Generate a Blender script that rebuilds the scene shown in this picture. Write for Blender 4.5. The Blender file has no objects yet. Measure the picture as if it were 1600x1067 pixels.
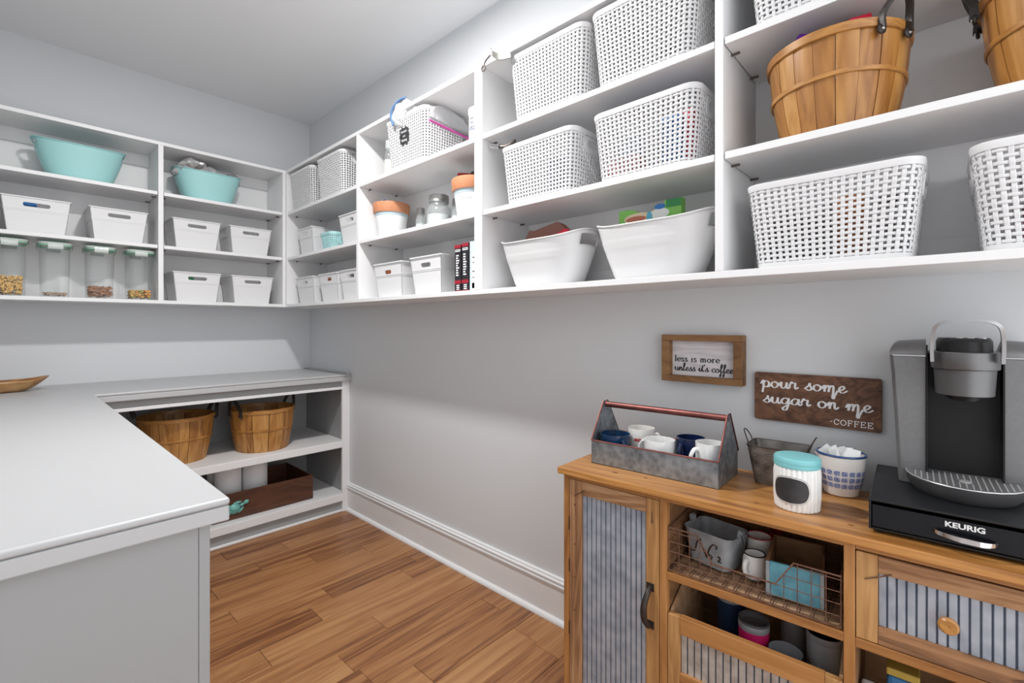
import bpy, bmesh, math, random
from mathutils import Vector, Matrix
from mathutils.geometry import tessellate_polygon

random.seed(7)
PI = math.pi
scene = bpy.context.scene
COL = scene.collection

# ------------------------------------------------------------------ camera
cam_d = bpy.data.cameras.new('camera')
cam_d.sensor_fit = 'HORIZONTAL'
cam_d.sensor_width = 36.0
cam_d.lens = 738.91 / 1600.0 * 36.0
cam_d.shift_y = -(533.5 - 509.1) / 1600.0
cam_d.clip_start = 0.02
cam = bpy.data.objects.new('camera', cam_d)
COL.objects.link(cam)
cam.location = (-1.5716, -3.5554, 1.2246)
cam.rotation_euler = (PI / 2, 0, -math.radians(47.0326))
scene.camera = cam

# ------------------------------------------------------------------ world, lamp, exposure
world = bpy.data.worlds.new('world')
scene.world = world
world.use_nodes = True
bg = world.node_tree.nodes['Background']
bg.inputs[0].default_value = (0.97, 0.985, 1.0, 1)
bg.inputs[1].default_value = 2.35

lamp_d = bpy.data.lights.new('ceiling_lamp_light', 'AREA')
lamp_d.shape = 'DISK'
lamp_d.size = 0.15
lamp_d.energy = 40
lamp_d.color = (1.0, 0.985, 0.965)
lamp = bpy.data.objects.new('ceiling_lamp_light', lamp_d)
COL.objects.link(lamp)
lamp.location = (-0.97, -2.02, 2.715)

vs = scene.view_settings
vs.view_transform = 'Standard'
vs.look = 'None'
vs.exposure = -0.07
vs.gamma = 1.0
vs.use_curve_mapping = False


# ------------------------------------------------------------------ materials
def _nodes(name):
    m = bpy.data.materials.new(name)
    m.use_nodes = True
    nt = m.node_tree
    return m, nt, nt.nodes['Principled BSDF']


def rgba(c):
    return (c[0], c[1], c[2], 1)


def mat(name, col, rough=0.5, metal=0.0, noise=0.0, nscale=20.0, bump=0.0, bscale=60.0, coat=0.0, spec=None, sub=0.0):
    m, nt, p = _nodes(name)
    p.inputs['Base Color'].default_value = rgba(col)
    p.inputs['Roughness'].default_value = rough
    p.inputs['Metallic'].default_value = metal
    if coat:
        p.inputs['Coat Weight'].default_value = coat
    if spec is not None:
        p.inputs['Specular IOR Level'].default_value = spec
    if noise:
        tc = nt.nodes.new('ShaderNodeTexCoord')
        n = nt.nodes.new('ShaderNodeTexNoise')
        n.inputs['Scale'].default_value = nscale
        n.inputs['Detail'].default_value = 4
        r = nt.nodes.new('ShaderNodeValToRGB')
        r.color_ramp.elements[0].position = 0.3
        r.color_ramp.elements[1].position = 0.7
        r.color_ramp.elements[0].color = rgba([max(0, c * (1 - noise)) for c in col])
        r.color_ramp.elements[1].color = rgba([min(1, c * (1 + noise)) for c in col])
        nt.links.new(tc.outputs['Object'], n.inputs['Vector'])
        nt.links.new(n.outputs['Fac'], r.inputs['Fac'])
        nt.links.new(r.outputs['Color'], p.inputs['Base Color'])
    if bump:
        tc = nt.nodes.new('ShaderNodeTexCoord')
        n = nt.nodes.new('ShaderNodeTexNoise')
        n.inputs['Scale'].default_value = bscale
        b = nt.nodes.new('ShaderNodeBump')
        b.inputs['Strength'].default_value = bump
        b.inputs['Distance'].default_value = 0.003
        nt.links.new(tc.outputs['Object'], n.inputs['Vector'])
        nt.links.new(n.outputs['Fac'], b.inputs['Height'])
        nt.links.new(b.outputs['Normal'], p.inputs['Normal'])
    return m


def wood(name, cols, stretch=(2, 30, 30), scale=1.0, rough=0.45, vary=0.35, knots=0.0, bump=0.15, coat=0.0, streak=None):
    """grain along the axis with the smallest stretch; tone shifts from object to object"""
    m, nt, p = _nodes(name)
    L = nt.links.new
    tc = nt.nodes.new('ShaderNodeTexCoord')
    oi = nt.nodes.new('ShaderNodeObjectInfo')
    vm = nt.nodes.new('ShaderNodeVectorMath'); vm.operation = 'SCALE'
    vm.inputs[0].default_value = (37.0, 53.0, 71.0)
    L(oi.outputs['Random'], vm.inputs['Scale'])
    ad = nt.nodes.new('ShaderNodeVectorMath'); ad.operation = 'ADD'
    L(tc.outputs['Object'], ad.inputs[0]); L(vm.outputs[0], ad.inputs[1])
    mp = nt.nodes.new('ShaderNodeMapping')
    mp.inputs['Scale'].default_value = [s * scale for s in stretch]
    L(ad.outputs[0], mp.inputs['Vector'])
    n1 = nt.nodes.new('ShaderNodeTexNoise')
    n1.inputs['Scale'].default_value = 1.0; n1.inputs['Detail'].default_value = 8; n1.inputs['Roughness'].default_value = 0.62
    n1.inputs['Distortion'].default_value = 0.7
    L(mp.outputs[0], n1.inputs['Vector'])
    n2 = nt.nodes.new('ShaderNodeTexNoise')
    n2.inputs['Scale'].default_value = 0.35; n2.inputs['Detail'].default_value = 3; n2.inputs['Distortion'].default_value = 1.2
    L(mp.outputs[0], n2.inputs['Vector'])
    # growth rings from the slow noise
    mu = nt.nodes.new('ShaderNodeMath'); mu.operation = 'MULTIPLY'; mu.inputs[1].default_value = 46.0
    L(n2.outputs['Fac'], mu.inputs[0])
    sn = nt.nodes.new('ShaderNodeMath'); sn.operation = 'SINE'
    L(mu.outputs[0], sn.inputs[0])
    m2 = nt.nodes.new('ShaderNodeMath'); m2.operation = 'MULTIPLY_ADD'; m2.inputs[1].default_value = 0.10
    L(sn.outputs[0], m2.inputs[0]); L(n1.outputs['Fac'], m2.inputs[2])
    # object tone
    m3 = nt.nodes.new('ShaderNodeMath'); m3.operation = 'MULTIPLY_ADD'; m3.inputs[1].default_value = vary
    L(oi.outputs['Random'], m3.inputs[0]); L(m2.outputs[0], m3.inputs[2])
    m4 = nt.nodes.new('ShaderNodeMath'); m4.operation = 'SUBTRACT'; m4.inputs[1].default_value = vary * 0.5
    L(m3.outputs[0], m4.inputs[0])
    r = nt.nodes.new('ShaderNodeValToRGB')
    els = r.color_ramp.elements
    n = len(cols)
    els[0].position = 0.22; els[0].color = rgba(cols[0])
    els[1].position = 0.78; els[1].color = rgba(cols[-1])
    for i in range(1, n - 1):
        e = els.new(0.22 + 0.56 * i / (n - 1)); e.color = rgba(cols[i])
    L(m4.outputs[0], r.inputs['Fac'])
    L(r.outputs['Color'], p.inputs['Base Color'])
    p.inputs['Roughness'].default_value = rough
    if coat:
        p.inputs['Coat Weight'].default_value = coat
        p.inputs['Coat Roughness'].default_value = 0.2
    if bump:
        b = nt.nodes.new('ShaderNodeBump'); b.inputs['Strength'].default_value = bump; b.inputs['Distance'].default_value = 0.001
        L(n1.outputs['Fac'], b.inputs['Height']); L(b.outputs['Normal'], p.inputs['Normal'])
    return m


def clear(name, tint=(1, 1, 1), gloss=0.12, rough=0.05, body=0.0):
    """thin clear plastic or glass: see-through with a Fresnel gloss and a little milkiness"""
    m = bpy.data.materials.new(name); m.use_nodes = True
    nt = m.node_tree; nt.nodes.clear(); L = nt.links.new
    out = nt.nodes.new('ShaderNodeOutputMaterial')
    tr = nt.nodes.new('ShaderNodeBsdfTransparent'); tr.inputs[0].default_value = rgba(tint)
    gl = nt.nodes.new('ShaderNodeBsdfGlossy'); gl.inputs['Roughness'].default_value = rough
    df = nt.nodes.new('ShaderNodeBsdfDiffuse'); df.inputs[0].default_value = rgba([min(1, 0.9 * t) for t in tint])
    lw = nt.nodes.new('ShaderNodeLayerWeight'); lw.inputs[0].default_value = 0.25
    pw = nt.nodes.new('ShaderNodeMath'); pw.operation = 'POWER'; pw.inputs[1].default_value = 2.5
    L(lw.outputs['Facing'], pw.inputs[0])
    mm = nt.nodes.new('ShaderNodeMath'); mm.operation = 'MULTIPLY_ADD'; mm.inputs[1].default_value = 0.35; mm.inputs[2].default_value = gloss * 0.2
    L(pw.outputs[0], mm.inputs[0])
    a = nt.nodes.new('ShaderNodeMixShader'); a.inputs[0].default_value = body
    L(tr.outputs[0], a.inputs[1]); L(df.outputs[0], a.inputs[2])
    b = nt.nodes.new('ShaderNodeMixShader')
    L(mm.outputs[0], b.inputs[0]); L(a.outputs[0], b.inputs[1]); L(gl.outputs[0], b.inputs[2])
    L(b.outputs[0], out.inputs[0])
    return m


def galv(name, col, col2, rough=0.42, scale=45, metal=0.85):
    m, nt, p = _nodes(name)
    L = nt.links.new
    tc = nt.nodes.new('ShaderNodeTexCoord')
    v = nt.nodes.new('ShaderNodeTexVoronoi'); v.inputs['Scale'].default_value = scale
    n = nt.nodes.new('ShaderNodeTexNoise'); n.inputs['Scale'].default_value = scale * 0.5; n.inputs['Detail'].default_value = 5
    mx = nt.nodes.new('ShaderNodeMath'); mx.operation = 'MULTIPLY_ADD'; mx.inputs[1].default_value = 0.45
    L(tc.outputs['Object'], v.inputs['Vector']); L(tc.outputs['Object'], n.inputs['Vector'])
    L(v.outputs['Distance'], mx.inputs[0]); L(n.outputs['Fac'], mx.inputs[2])
    r = nt.nodes.new('ShaderNodeValToRGB')
    r.color_ramp.elements[0].position = 0.4; r.color_ramp.elements[0].color = rgba(col)
    r.color_ramp.elements[1].position = 0.95; r.color_ramp.elements[1].color = rgba(col2)
    L(mx.outputs[0], r.inputs['Fac']); L(r.outputs['Color'], p.inputs['Base Color'])
    p.inputs['Metallic'].default_value = metal; p.inputs['Roughness'].default_value = rough
    return m


M = {}
M['wall'] = mat('wall_paint', (0.655, 0.67, 0.69), 0.85, bump=0.04, bscale=180)
M['ceiling'] = mat('ceiling_paint', (0.79, 0.80, 0.815), 0.9)
M['white'] = mat('white_paint', (0.79, 0.79, 0.797), 0.42, bump=0.03, bscale=40)
M['counter'] = mat('counter_paint', (0.47, 0.475, 0.485), 0.38, bump=0.05, bscale=14)
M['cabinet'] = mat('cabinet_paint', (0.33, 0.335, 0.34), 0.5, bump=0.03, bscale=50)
M['trim'] = mat('trim_paint', (0.80, 0.81, 0.82), 0.4)
M['bin'] = mat('bin_plastic', (0.74, 0.74, 0.75), 0.38)
M['weave'] = mat('woven_plastic', (0.74, 0.74, 0.75), 0.42)
M['teal'] = mat('teal_plastic', (0.36, 0.66, 0.66), 0.42)
M['teal2'] = mat('teal_basket_plastic', (0.42, 0.70, 0.71), 0.45)
M['metal_dark'] = mat('dark_metal', (0.06, 0.05, 0.045), 0.5, 0.8)
M['pin'] = mat('pin_metal', (0.13, 0.11, 0.1), 0.45, 0.7)
M['floor'] = wood('oak_floor', [(0.16, 0.056, 0.019), (0.29, 0.122, 0.043), (0.375, 0.175, 0.066), (0.44, 0.225, 0.092)], (1.6, 22, 22), 1.0, 0.4, 0.34, coat=0.15)
M['gap'] = mat('floor_gap', (0.05, 0.022, 0.01), 0.8)
M['bushel'] = wood('basket_wood', [(0.25, 0.095, 0.018), (0.37, 0.16, 0.036), (0.46, 0.22, 0.058), (0.54, 0.285, 0.09)], (16, 16, 2.4), 1.0, 0.42, 0.26, coat=0.15)
M['bushel_hoop'] = wood('basket_hoop_wood', [(0.30, 0.12, 0.025), (0.44, 0.205, 0.05), (0.55, 0.28, 0.085)], (9, 9, 30), 1.0, 0.4, 0.1, coat=0.15)
M['leather'] = mat('dark_leather', (0.02, 0.016, 0.014), 0.42, noise=0.4, nscale=40)
M['rivet'] = mat('rivet_metal', (0.75, 0.75, 0.74), 0.3, 0.9)
M['pine'] = wood('pine_top', [(0.25, 0.095, 0.022), (0.40, 0.175, 0.045), (0.50, 0.235, 0.068), (0.58, 0.30, 0.10)], (2.2, 26, 26), 1.0, 0.36, 0.12, coat=0.2)
M['pine_dark'] = wood('pine_frame', [(0.21, 0.08, 0.022), (0.335, 0.145, 0.043), (0.42, 0.195, 0.063), (0.50, 0.25, 0.09)], (18, 18, 2), 1.0, 0.45, 0.2)
M['pine_h'] = wood('pine_rail', [(0.21, 0.08, 0.022), (0.335, 0.145, 0.043), (0.42, 0.195, 0.063), (0.50, 0.25, 0.09)], (2, 18, 18), 1.0, 0.45, 0.2)
M['rough_h'] = wood('reclaimed_rail', [(0.14, 0.065, 0.028), (0.28, 0.135, 0.06), (0.42, 0.23, 0.11), (0.53, 0.34, 0.20)], (3, 34, 34), 1.0, 0.7, 0.25, bump=0.5)
M['rough_v'] = wood('reclaimed_stile', [(0.14, 0.065, 0.028), (0.28, 0.135, 0.06), (0.42, 0.23, 0.11), (0.53, 0.34, 0.20)], (34, 34, 3), 1.0, 0.7, 0.25, bump=0.5)
M['rough_light'] = wood('oak_stile', [(0.26, 0.12, 0.04), (0.42, 0.215, 0.075), (0.54, 0.30, 0.12)], (34, 34, 3), 1.0, 0.6, 0.1, bump=0.3)
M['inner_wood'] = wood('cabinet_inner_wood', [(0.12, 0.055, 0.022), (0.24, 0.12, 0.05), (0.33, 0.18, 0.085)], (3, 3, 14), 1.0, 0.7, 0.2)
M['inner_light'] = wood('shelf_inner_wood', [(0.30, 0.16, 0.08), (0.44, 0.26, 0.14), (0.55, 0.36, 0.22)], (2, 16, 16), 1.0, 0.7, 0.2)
M['corr'] = galv('corrugated_tin', (0.27, 0.315, 0.385), (0.47, 0.51, 0.58), 0.5, 34, 0.4)
M['corr_dark'] = mat('tin_groove', (0.07, 0.09, 0.13), 0.6, 0.5)
M['galv'] = galv('galvanized', (0.15, 0.17, 0.19), (0.38, 0.42, 0.46), 0.42, 55, 0.75)
M['galv_pale'] = galv('zinc_tin', (0.26, 0.28, 0.30), (0.46, 0.49, 0.52), 0.6, 30, 0.45)
M['pewter'] = galv('pewter_tin', (0.10, 0.085, 0.075), (0.30, 0.285, 0.27), 0.5, 40, 0.8)
M['copper'] = mat('copper', (0.20, 0.075, 0.068), 0.42, 0.85, noise=0.3, nscale=30)
M['rust'] = mat('rusty_wire', (0.17, 0.085, 0.055), 0.65, 0.5, noise=0.4, nscale=90)
M['ceramic'] = mat('white_ceramic', (0.82, 0.82, 0.81), 0.18, coat=0.3)
M['ceramic_grey'] = mat('stoneware', (0.80, 0.78, 0.75), 0.25, coat=0.2)
M['navy'] = mat('navy_glaze', (0.006, 0.014, 0.06), 0.2, coat=0.15, noise=0.5, nscale=40)
M['blueglaze'] = mat('blue_glaze', (0.006, 0.03, 0.085), 0.2, coat=0.15, noise=0.6, nscale=30)
M['bluerim'] = mat('blue_rim_glaze', (0.02, 0.065, 0.20), 0.2, coat=0.4)
M['aqua'] = mat('aqua_lid_paint', (0.20, 0.52, 0.55), 0.4)
M['chalk'] = mat('chalkboard', (0.03, 0.03, 0.033), 0.5, noise=0.4, nscale=18)
M['black'] = mat('black_plastic', (0.011, 0.011, 0.012), 0.42, spec=.3)
M['black_gloss'] = mat('black_gloss', (0.006, 0.007, 0.010), 0.22, spec=.35)
M['black_satin'] = mat('black_satin_metal', (0.011, 0.012, 0.014), 0.38, spec=.35)
M['slate'] = mat('brushed_slate', (0.21, 0.21, 0.215), 0.40, 0.55, noise=0.05, nscale=120)
M['slate_dark'] = mat('dark_slate', (0.10, 0.10, 0.103), 0.42, 0.5)
M['steel'] = mat('brushed_steel', (0.70, 0.70, 0.71), 0.36, 0.65)
M['steel_band'] = mat('head_steel', (0.15, 0.15, 0.153), 0.42, 0.75)
M['handle_steel'] = mat('handle_steel', (0.42, 0.42, 0.43), 0.36, 0.8)
M['chrome'] = mat('chrome', (0.78, 0.78, 0.79), 0.1, 1.0)
M['ink'] = mat('black_ink', (0.02, 0.02, 0.022), 0.7)
M['whiteink'] = mat('white_ink', (0.80, 0.79, 0.80), 0.7)
M['redink'] = mat('red_ink', (0.45, 0.02, 0.03), 0.6)
M['silverink'] = mat('silver_ink', (0.82, 0.82, 0.82), 0.35, 0.2)
M['walnut'] = wood('walnut_board', [(0.045, 0.018, 0.01), (0.10, 0.042, 0.022), (0.17, 0.075, 0.038), (0.22, 0.105, 0.055)], (20, 3, 30), 1.0, 0.6, 0.05)
M['frame_wood'] = wood('frame_wood', [(0.12, 0.055, 0.018), (0.22, 0.105, 0.036), (0.30, 0.155, 0.06)], (6, 18, 18), 1.0, 0.55, 0.2)
M['whitewash'] = wood('whitewashed_board', [(0.50, 0.46, 0.48), (0.64, 0.60, 0.62), (0.74, 0.71, 0.72)], (3, 3, 26), 1.0, 0.75, 0.0)
M['box_brown'] = wood('stained_box', [(0.045, 0.016, 0.008), (0.085, 0.03, 0.014), (0.12, 0.043, 0.02)], (4, 14, 14), 1.0, 0.45, 0.15)
M['verdigris'] = mat('verdigris', (0.16, 0.42, 0.38), 0.55, 0.2, noise=0.4, nscale=120)
M['paper'] = mat('paper_towel', (0.84, 0.84, 0.85), 0.9, bump=0.3, bscale=160)
M['card'] = mat('cardboard_tube', (0.42, 0.30, 0.20), 0.9)
M['olive'] = wood('olive_wood', [(0.16, 0.065, 0.018), (0.36, 0.175, 0.055), (0.50, 0.28, 0.11), (0.62, 0.40, 0.19)], (4, 14, 14), 1.0, 0.35, 0.05, coat=0.2)
M['clear'] = clear('clear_plastic', (0.985, 0.99, 0.99), 0.06, 0.06, 0.025)
M['glass'] = clear('jar_glass', (0.95, 0.97, 0.97), 0.4, 0.03, 0.12)
M['bag'] = clear('plastic_bag', (0.95, 0.95, 0.96), 0.6, 0.2, 0.42)
M['seal'] = clear('green_seal', (0.45, 0.82, 0.62), 0.2, 0.2, 0.6)
M['lidclear'] = clear('clear_lid', (0.93, 0.97, 0.95), 0.4, 0.1, 0.5)
M['jarlid'] = mat('zinc_lid', (0.34, 0.34, 0.33), 0.42, 0.75)
M['terra'] = mat('terracotta', (0.52, 0.22, 0.11), 0.75, noise=0.1, nscale=20)
M['potwhite'] = mat('painted_pot', (0.80, 0.81, 0.81), 0.55)
M['potband'] = mat('pot_blue_band', (0.45, 0.55, 0.60), 0.6)  # blue-grey band below the rim, the pot's own colour
M['cereal'] = mat('yellow_cereal', (0.72, 0.42, 0.10), 0.7, noise=0.35, nscale=60)
M['pasta'] = mat('brown_pasta', (0.46, 0.23, 0.12), 0.7, noise=0.3, nscale=60)
M['oats'] = mat('oats', (0.55, 0.40, 0.30), 0.8, noise=0.3, nscale=90)
M['rotini'] = mat('orange_pasta', (0.70, 0.30, 0.06), 0.6, noise=0.3, nscale=60)
M['rotini_g'] = mat('green_pasta', (0.36, 0.38, 0.09), 0.6)
M['rotini_y'] = mat('yellow_pasta', (0.78, 0.52, 0.16), 0.6)


def col(name, c, rough=0.5, metal=0.0, coat=0.0):
    if name not in M:
        M[name] = mat(name, c, rough, metal, coat=coat)
    return M[name]


# ------------------------------------------------------------------ mesh helpers
class MB:
    def __init__(s):
        s.v = []; s.f = []

    def add(s, verts, faces, mx=None):
        o = len(s.v)
        if mx is not None:
            verts = [mx @ Vector(p) for p in verts]
        s.v += [tuple(p) for p in verts]
        s.f += [tuple(i + o for i in f) for f in faces]
        return s

    def box(s, x0, x1, y0, y1, z0, z1, mx=None):
        x0, x1 = sorted((x0, x1)); y0, y1 = sorted((y0, y1)); z0, z1 = sorted((z0, z1))
        v = [(x0, y0, z0), (x1, y0, z0), (x1, y1, z0), (x0, y1, z0), (x0, y0, z1), (x1, y0, z1), (x1, y1, z1), (x0, y1, z1)]
        f = [(0, 3, 2, 1), (4, 5, 6, 7), (0, 1, 5, 4), (1, 2, 6, 5), (2, 3, 7, 6), (3, 0, 4, 7)]
        return s.add(v, f, mx)

    def hexa(s, b, t, mx=None):
        """b, t: four corner points each, counter-clockwise seen from above"""
        f = [(3, 2, 1, 0), (4, 5, 6, 7), (0, 1, 5, 4), (1, 2, 6, 5), (2, 3, 7, 6), (3, 0, 4, 7)]
        return s.add(list(b) + list(t), f, mx)

    def loft(s, rings, closed=True, cap0=False, cap1=False, mx=None):
        n = len(rings[0]); v = [p for r in rings for p in r]; f = []
        for i in range(len(rings) - 1):
            for j in range(n if closed else n - 1):
                k = (j + 1) % n
                f.append((i * n + j, i * n + k, (i + 1) * n + k, (i + 1) * n + j))
        if cap0: f.append(tuple(range(n - 1, -1, -1)))
        if cap1: f.append(tuple(range((len(rings) - 1) * n, len(rings) * n)))
        return s.add(v, f, mx)

    def lathe(s, prof, n=32, mx=None, sx=1.0, sy=1.0):
        rings = [[(r * sx * math.cos(2 * PI * j / n), r * sy * math.sin(2 * PI * j / n), z) for j in range(n)] for r, z in prof]
        return s.loft(rings, True, True, True, mx)

    def tube(s, pts, r, n=8, closed=False, mx=None, caps=True):
        P = [Vector(p) for p in pts]; m = len(P); rings = []
        rr = r if isinstance(r, (list, tuple)) else [r] * m
        up = None
        for i in range(m):
            a = P[(i - 1) % m] if closed or i > 0 else P[0]
            b = P[(i + 1) % m] if closed or i < m - 1 else P[-1]
            t = (b - a).normalized()
            if up is None:
                up = Vector((0, 0, 1)) if abs(t.z) < 0.9 else Vector((1, 0, 0))
            u = t.cross(up)
            if u.length < 1e-6: u = t.cross(Vector((1, 0.3, 0)))
            u.normalize(); w = u.cross(t).normalized(); up = w
            rings.append([tuple(P[i] + (u * math.cos(2 * PI * j / n) + w * math.sin(2 * PI * j / n)) * rr[i]) for j in range(n)])
        if closed: rings.append(rings[0])
        return s.loft(rings, True, caps and not closed, caps and not closed, mx)

    def prism(s, poly, z0, z1, holes=(), fn=None, mx=None):
        """2-D polygon (with holes) given thickness; fn maps (a, b, h) to a point"""
        loops = [list(poly)] + [list(h) for h in holes]
        flat = [p for l in loops for p in l]
        tris = tessellate_polygon([[Vector((p[0], p[1], 0)) for p in l] for l in loops])
        fn = fn or (lambda a, b, h: (a, b, h))
        n = len(flat)
        v = [fn(p[0], p[1], z0) for p in flat] + [fn(p[0], p[1], z1) for p in flat]
        f = []
        for t in tris:
            a, b, c = [flat[i] for i in t]
            ccw = (b[0] - a[0]) * (c[1] - a[1]) - (b[1] - a[1]) * (c[0] - a[0]) > 0
            t = tuple(t) if ccw else tuple(reversed(t))
            f.append(tuple(i + n for i in t)); f.append(tuple(reversed(t)))
        o = 0
        for l in loops:
            k = len(l)
            for j in range(k):
                q = (j + 1) % k
                f.append((o + j, o + q, n + o + q, n + o + j))
            o += k
        return s.add(v, f, mx)

    def build(s, name, m, parent=None, smooth=False, bevel=0.0, seg=2, sub=0):
        me = bpy.data.meshes.new(name)
        me.from_pydata(s.v, [], s.f)
        bm = bmesh.new(); bm.from_mesh(me)
        bmesh.ops.recalc_face_normals(bm, faces=bm.faces)
        bm.to_mesh(me); bm.free()
        if isinstance(m, str): m = M[m]
        me.materials.append(m)
        if smooth:
            me.shade_smooth()
            if smooth != 'full':
                try:
                    me.set_sharp_from_angle(angle=math.radians(38))
                except Exception:
                    pass
        o = bpy.data.objects.new(name, me)
        COL.objects.link(o)
        if parent: o.parent = parent
        if bevel:
            b = o.modifiers.new('bevel', 'BEVEL'); b.width = bevel; b.segments = seg; b.limit_method = 'ANGLE'; b.angle_limit = math.radians(40)
            b.harden_normals = False
        if sub:
            q = o.modifiers.new('subsurf', 'SUBSURF'); q.levels = sub; q.render_levels = sub
        return o


def tag(o, label=None, cat=None, group=None, kind=None):
    if label: o['label'] = label
    if cat: o['category'] = cat
    if group: o['group'] = group
    if kind: o['kind'] = kind
    return o


def thing(name, label, cat, loc=(0, 0, 0), rz=0.0, group=None, kind=None):
    e = bpy.data.objects.new(name, None)
    e.empty_display_size = 0.05
    COL.objects.link(e)
    e.location = loc; e.rotation_euler = (0, 0, rz)
    return tag(e, label, cat, group, kind)


def dup(root, label=None, loc=None, rz=None, group=None):
    def cp(o, par):
        c = o.copy(); COL.objects.link(c)
        c.parent = par
        for ch in o.children: cp(ch, c)
        return c
    r = cp(root, None)
    if label: r['label'] = label
    if group: r['group'] = group
    if loc is not None: r.location = loc
    if rz is not None: r.rotation_euler = (0, 0, rz)
    return r


def bx(name, m, parent, x0, x1, y0, y1, z0, z1, bevel=0.0015):
    """a bevelled board whose origin is its own centre"""
    cx, cy, cz = (x0 + x1) / 2, (y0 + y1) / 2, (z0 + z1) / 2
    o = MB().box(x0 - cx, x1 - cx, y0 - cy, y1 - cy, z0 - cz, z1 - cz).build(name, m, parent, bevel=bevel)
    o.location = (cx, cy, cz)
    return o


def rrect(w, d, r, n=6):
    """rounded rectangle outline, counter-clockwise"""
    pts = []
    for cx, cy, a0 in ((w / 2 - r, d / 2 - r, 0), (-w / 2 + r, d / 2 - r, PI / 2), (-w / 2 + r, -d / 2 + r, PI), (w / 2 - r, -d / 2 + r, 1.5 * PI)):
        for i in range(n + 1):
            a = a0 + PI / 2 * i / n
            pts.append((cx + r * math.cos(a), cy + r * math.sin(a)))
    return pts


def slot(cx, cy, w, h, n=5):
    return [(cx + x, cy + y) for x, y in rrect(w, h, min(w, h) * 0.49, n)]


def spline(pts, k=6, closed=False):
    P = [Vector((p[0], p[1], p[2] if len(p) > 2 else 0)) for p in pts]
    n = len(P); out = []
    rng = n if closed else n - 1
    for i in range(rng):
        p0 = P[(i - 1) % n] if closed or i > 0 else P[0] * 2 - P[1]
        p1 = P[i % n]; p2 = P[(i + 1) % n]
        p3 = P[(i + 2) % n] if closed or i + 2 < n else P[-1] * 2 - P[-2]
        for j in range(k):
            t = j / k
            out.append(0.5 * ((2 * p1) + (p2 - p0) * t + (2 * p0 - 5 * p1 + 4 * p2 - p3) * t * t + (3 * p1 - p0 - 3 * p2 + p3) * t ** 3))
    if not closed: out.append(P[-1])
    return out


# ------------------------------------------------------------------ lettering
CURS = {
    'a': (1.12, [[(.78, .82), (.45, 1.0), (.1, .6), (.17, .12), (.5, .1), (.78, .6), (.86, .97), (.8, .3), (.95, .02), (1.2, .3)]]),
    'c': (.86, [[(.72, .72), (.55, 1.0), (.2, .78), (.1, .35), (.35, .02), (.72, .15), (.98, .42)]]),
    'e': (.84, [[(-.05, .25), (.35, .4), (.62, .75), (.45, 1.0), (.15, .65), (.2, .15), (.5, .0), (.92, .38)]]),
    'f': (.72, [[(0, .3), (.4, 1.0), (.66, 1.85), (.5, 2.15), (.32, 1.6), (.3, .4), (.26, -.7), (.1, -.95), (.06, -.55), (.42, -.05), (.8, .38)]]),
    'g': (1.08, [[(.76, .82), (.45, 1.0), (.1, .6), (.2, .12), (.52, .12), (.8, .6), (.87, .97), (.8, .0), (.62, -.8), (.32, -.92), (.24, -.58), (.7, -.1), (1.15, .35)]]),
    'i': (.62, [[(-.05, .3), (.25, .97), (.23, .25), (.38, .02), (.68, .35)], [(.33, 1.42), (.36, 1.52)]]),
    'l': (.66, [[(-.05, .3), (.4, 1.2), (.5, 1.9), (.36, 2.1), (.22, 1.6), (.18, .4), (.36, .0), (.7, .35)]]),
    'm': (1.42, [[(-.05, .4), (.2, .97), (.24, .5), (.18, .0)], [(.2, .35), (.45, .93), (.64, .88), (.64, .4), (.58, .0)], [(.6, .35), (.85, .93), (1.06, .88), (1.06, .3), (1.2, .0), (1.47, .35)]]),
    'M': (1.5, [[(-.05, .4), (.2, .97), (.24, .5), (.18, .0)], [(.2, .35), (.45, .93), (.64, .88), (.64, .4), (.58, .0)], [(.6, .35), (.85, .93), (1.06, .88), (1.06, .0), (.98, -.75), (1.1, -.95), (1.2, -.5), (1.5, .3)]]),
    'n': (1.02, [[(-.05, .4), (.2, .97), (.24, .5), (.18, .0)], [(.2, .35), (.45, .93), (.66, .88), (.66, .3), (.8, .0), (1.06, .35)]]),
    'o': (.98, [[(.5, 1.0), (.15, .78), (.1, .3), (.4, .0), (.75, .3), (.75, .75), (.45, 1.0), (.6, .82), (1.04, .78)]]),
    'p': (1.1, [[(-.05, .5), (.25, 1.1), (.26, .2), (.15, -.85)], [(.2, .5), (.5, 1.0), (.85, .82), (.86, .35), (.55, .02), (.3, .2)], [(.6, .02), (.85, .1), (1.12, .42)]]),
    'r': (.88, [[(-.05, .4), (.22, 1.12), (.34, .9), (.62, .95), (.58, .4), (.68, .05), (.96, .35)]]),
    's': (.82, [[(-.05, .2), (.4, .75), (.5, 1.12), (.52, .75), (.68, .3), (.4, .0), (.12, .18)], [(.55, .05), (.9, .36)]]),
    't': (.66, [[(-.05, .3), (.33, 1.2), (.4, 1.7), (.28, .6), (.38, .05), (.7, .35)], [(.02, 1.15), (.66, 1.22)]]),
    'u': (1.1, [[(-.05, .4), (.2, .97), (.18, .3), (.38, .02), (.68, .3), (.8, .97), (.78, .3), (.93, .02), (1.18, .4)]]),
    "'": (.3, [[(.2, 1.9), (.12, 1.5)]]), ' ': (.75, []),
}
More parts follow.
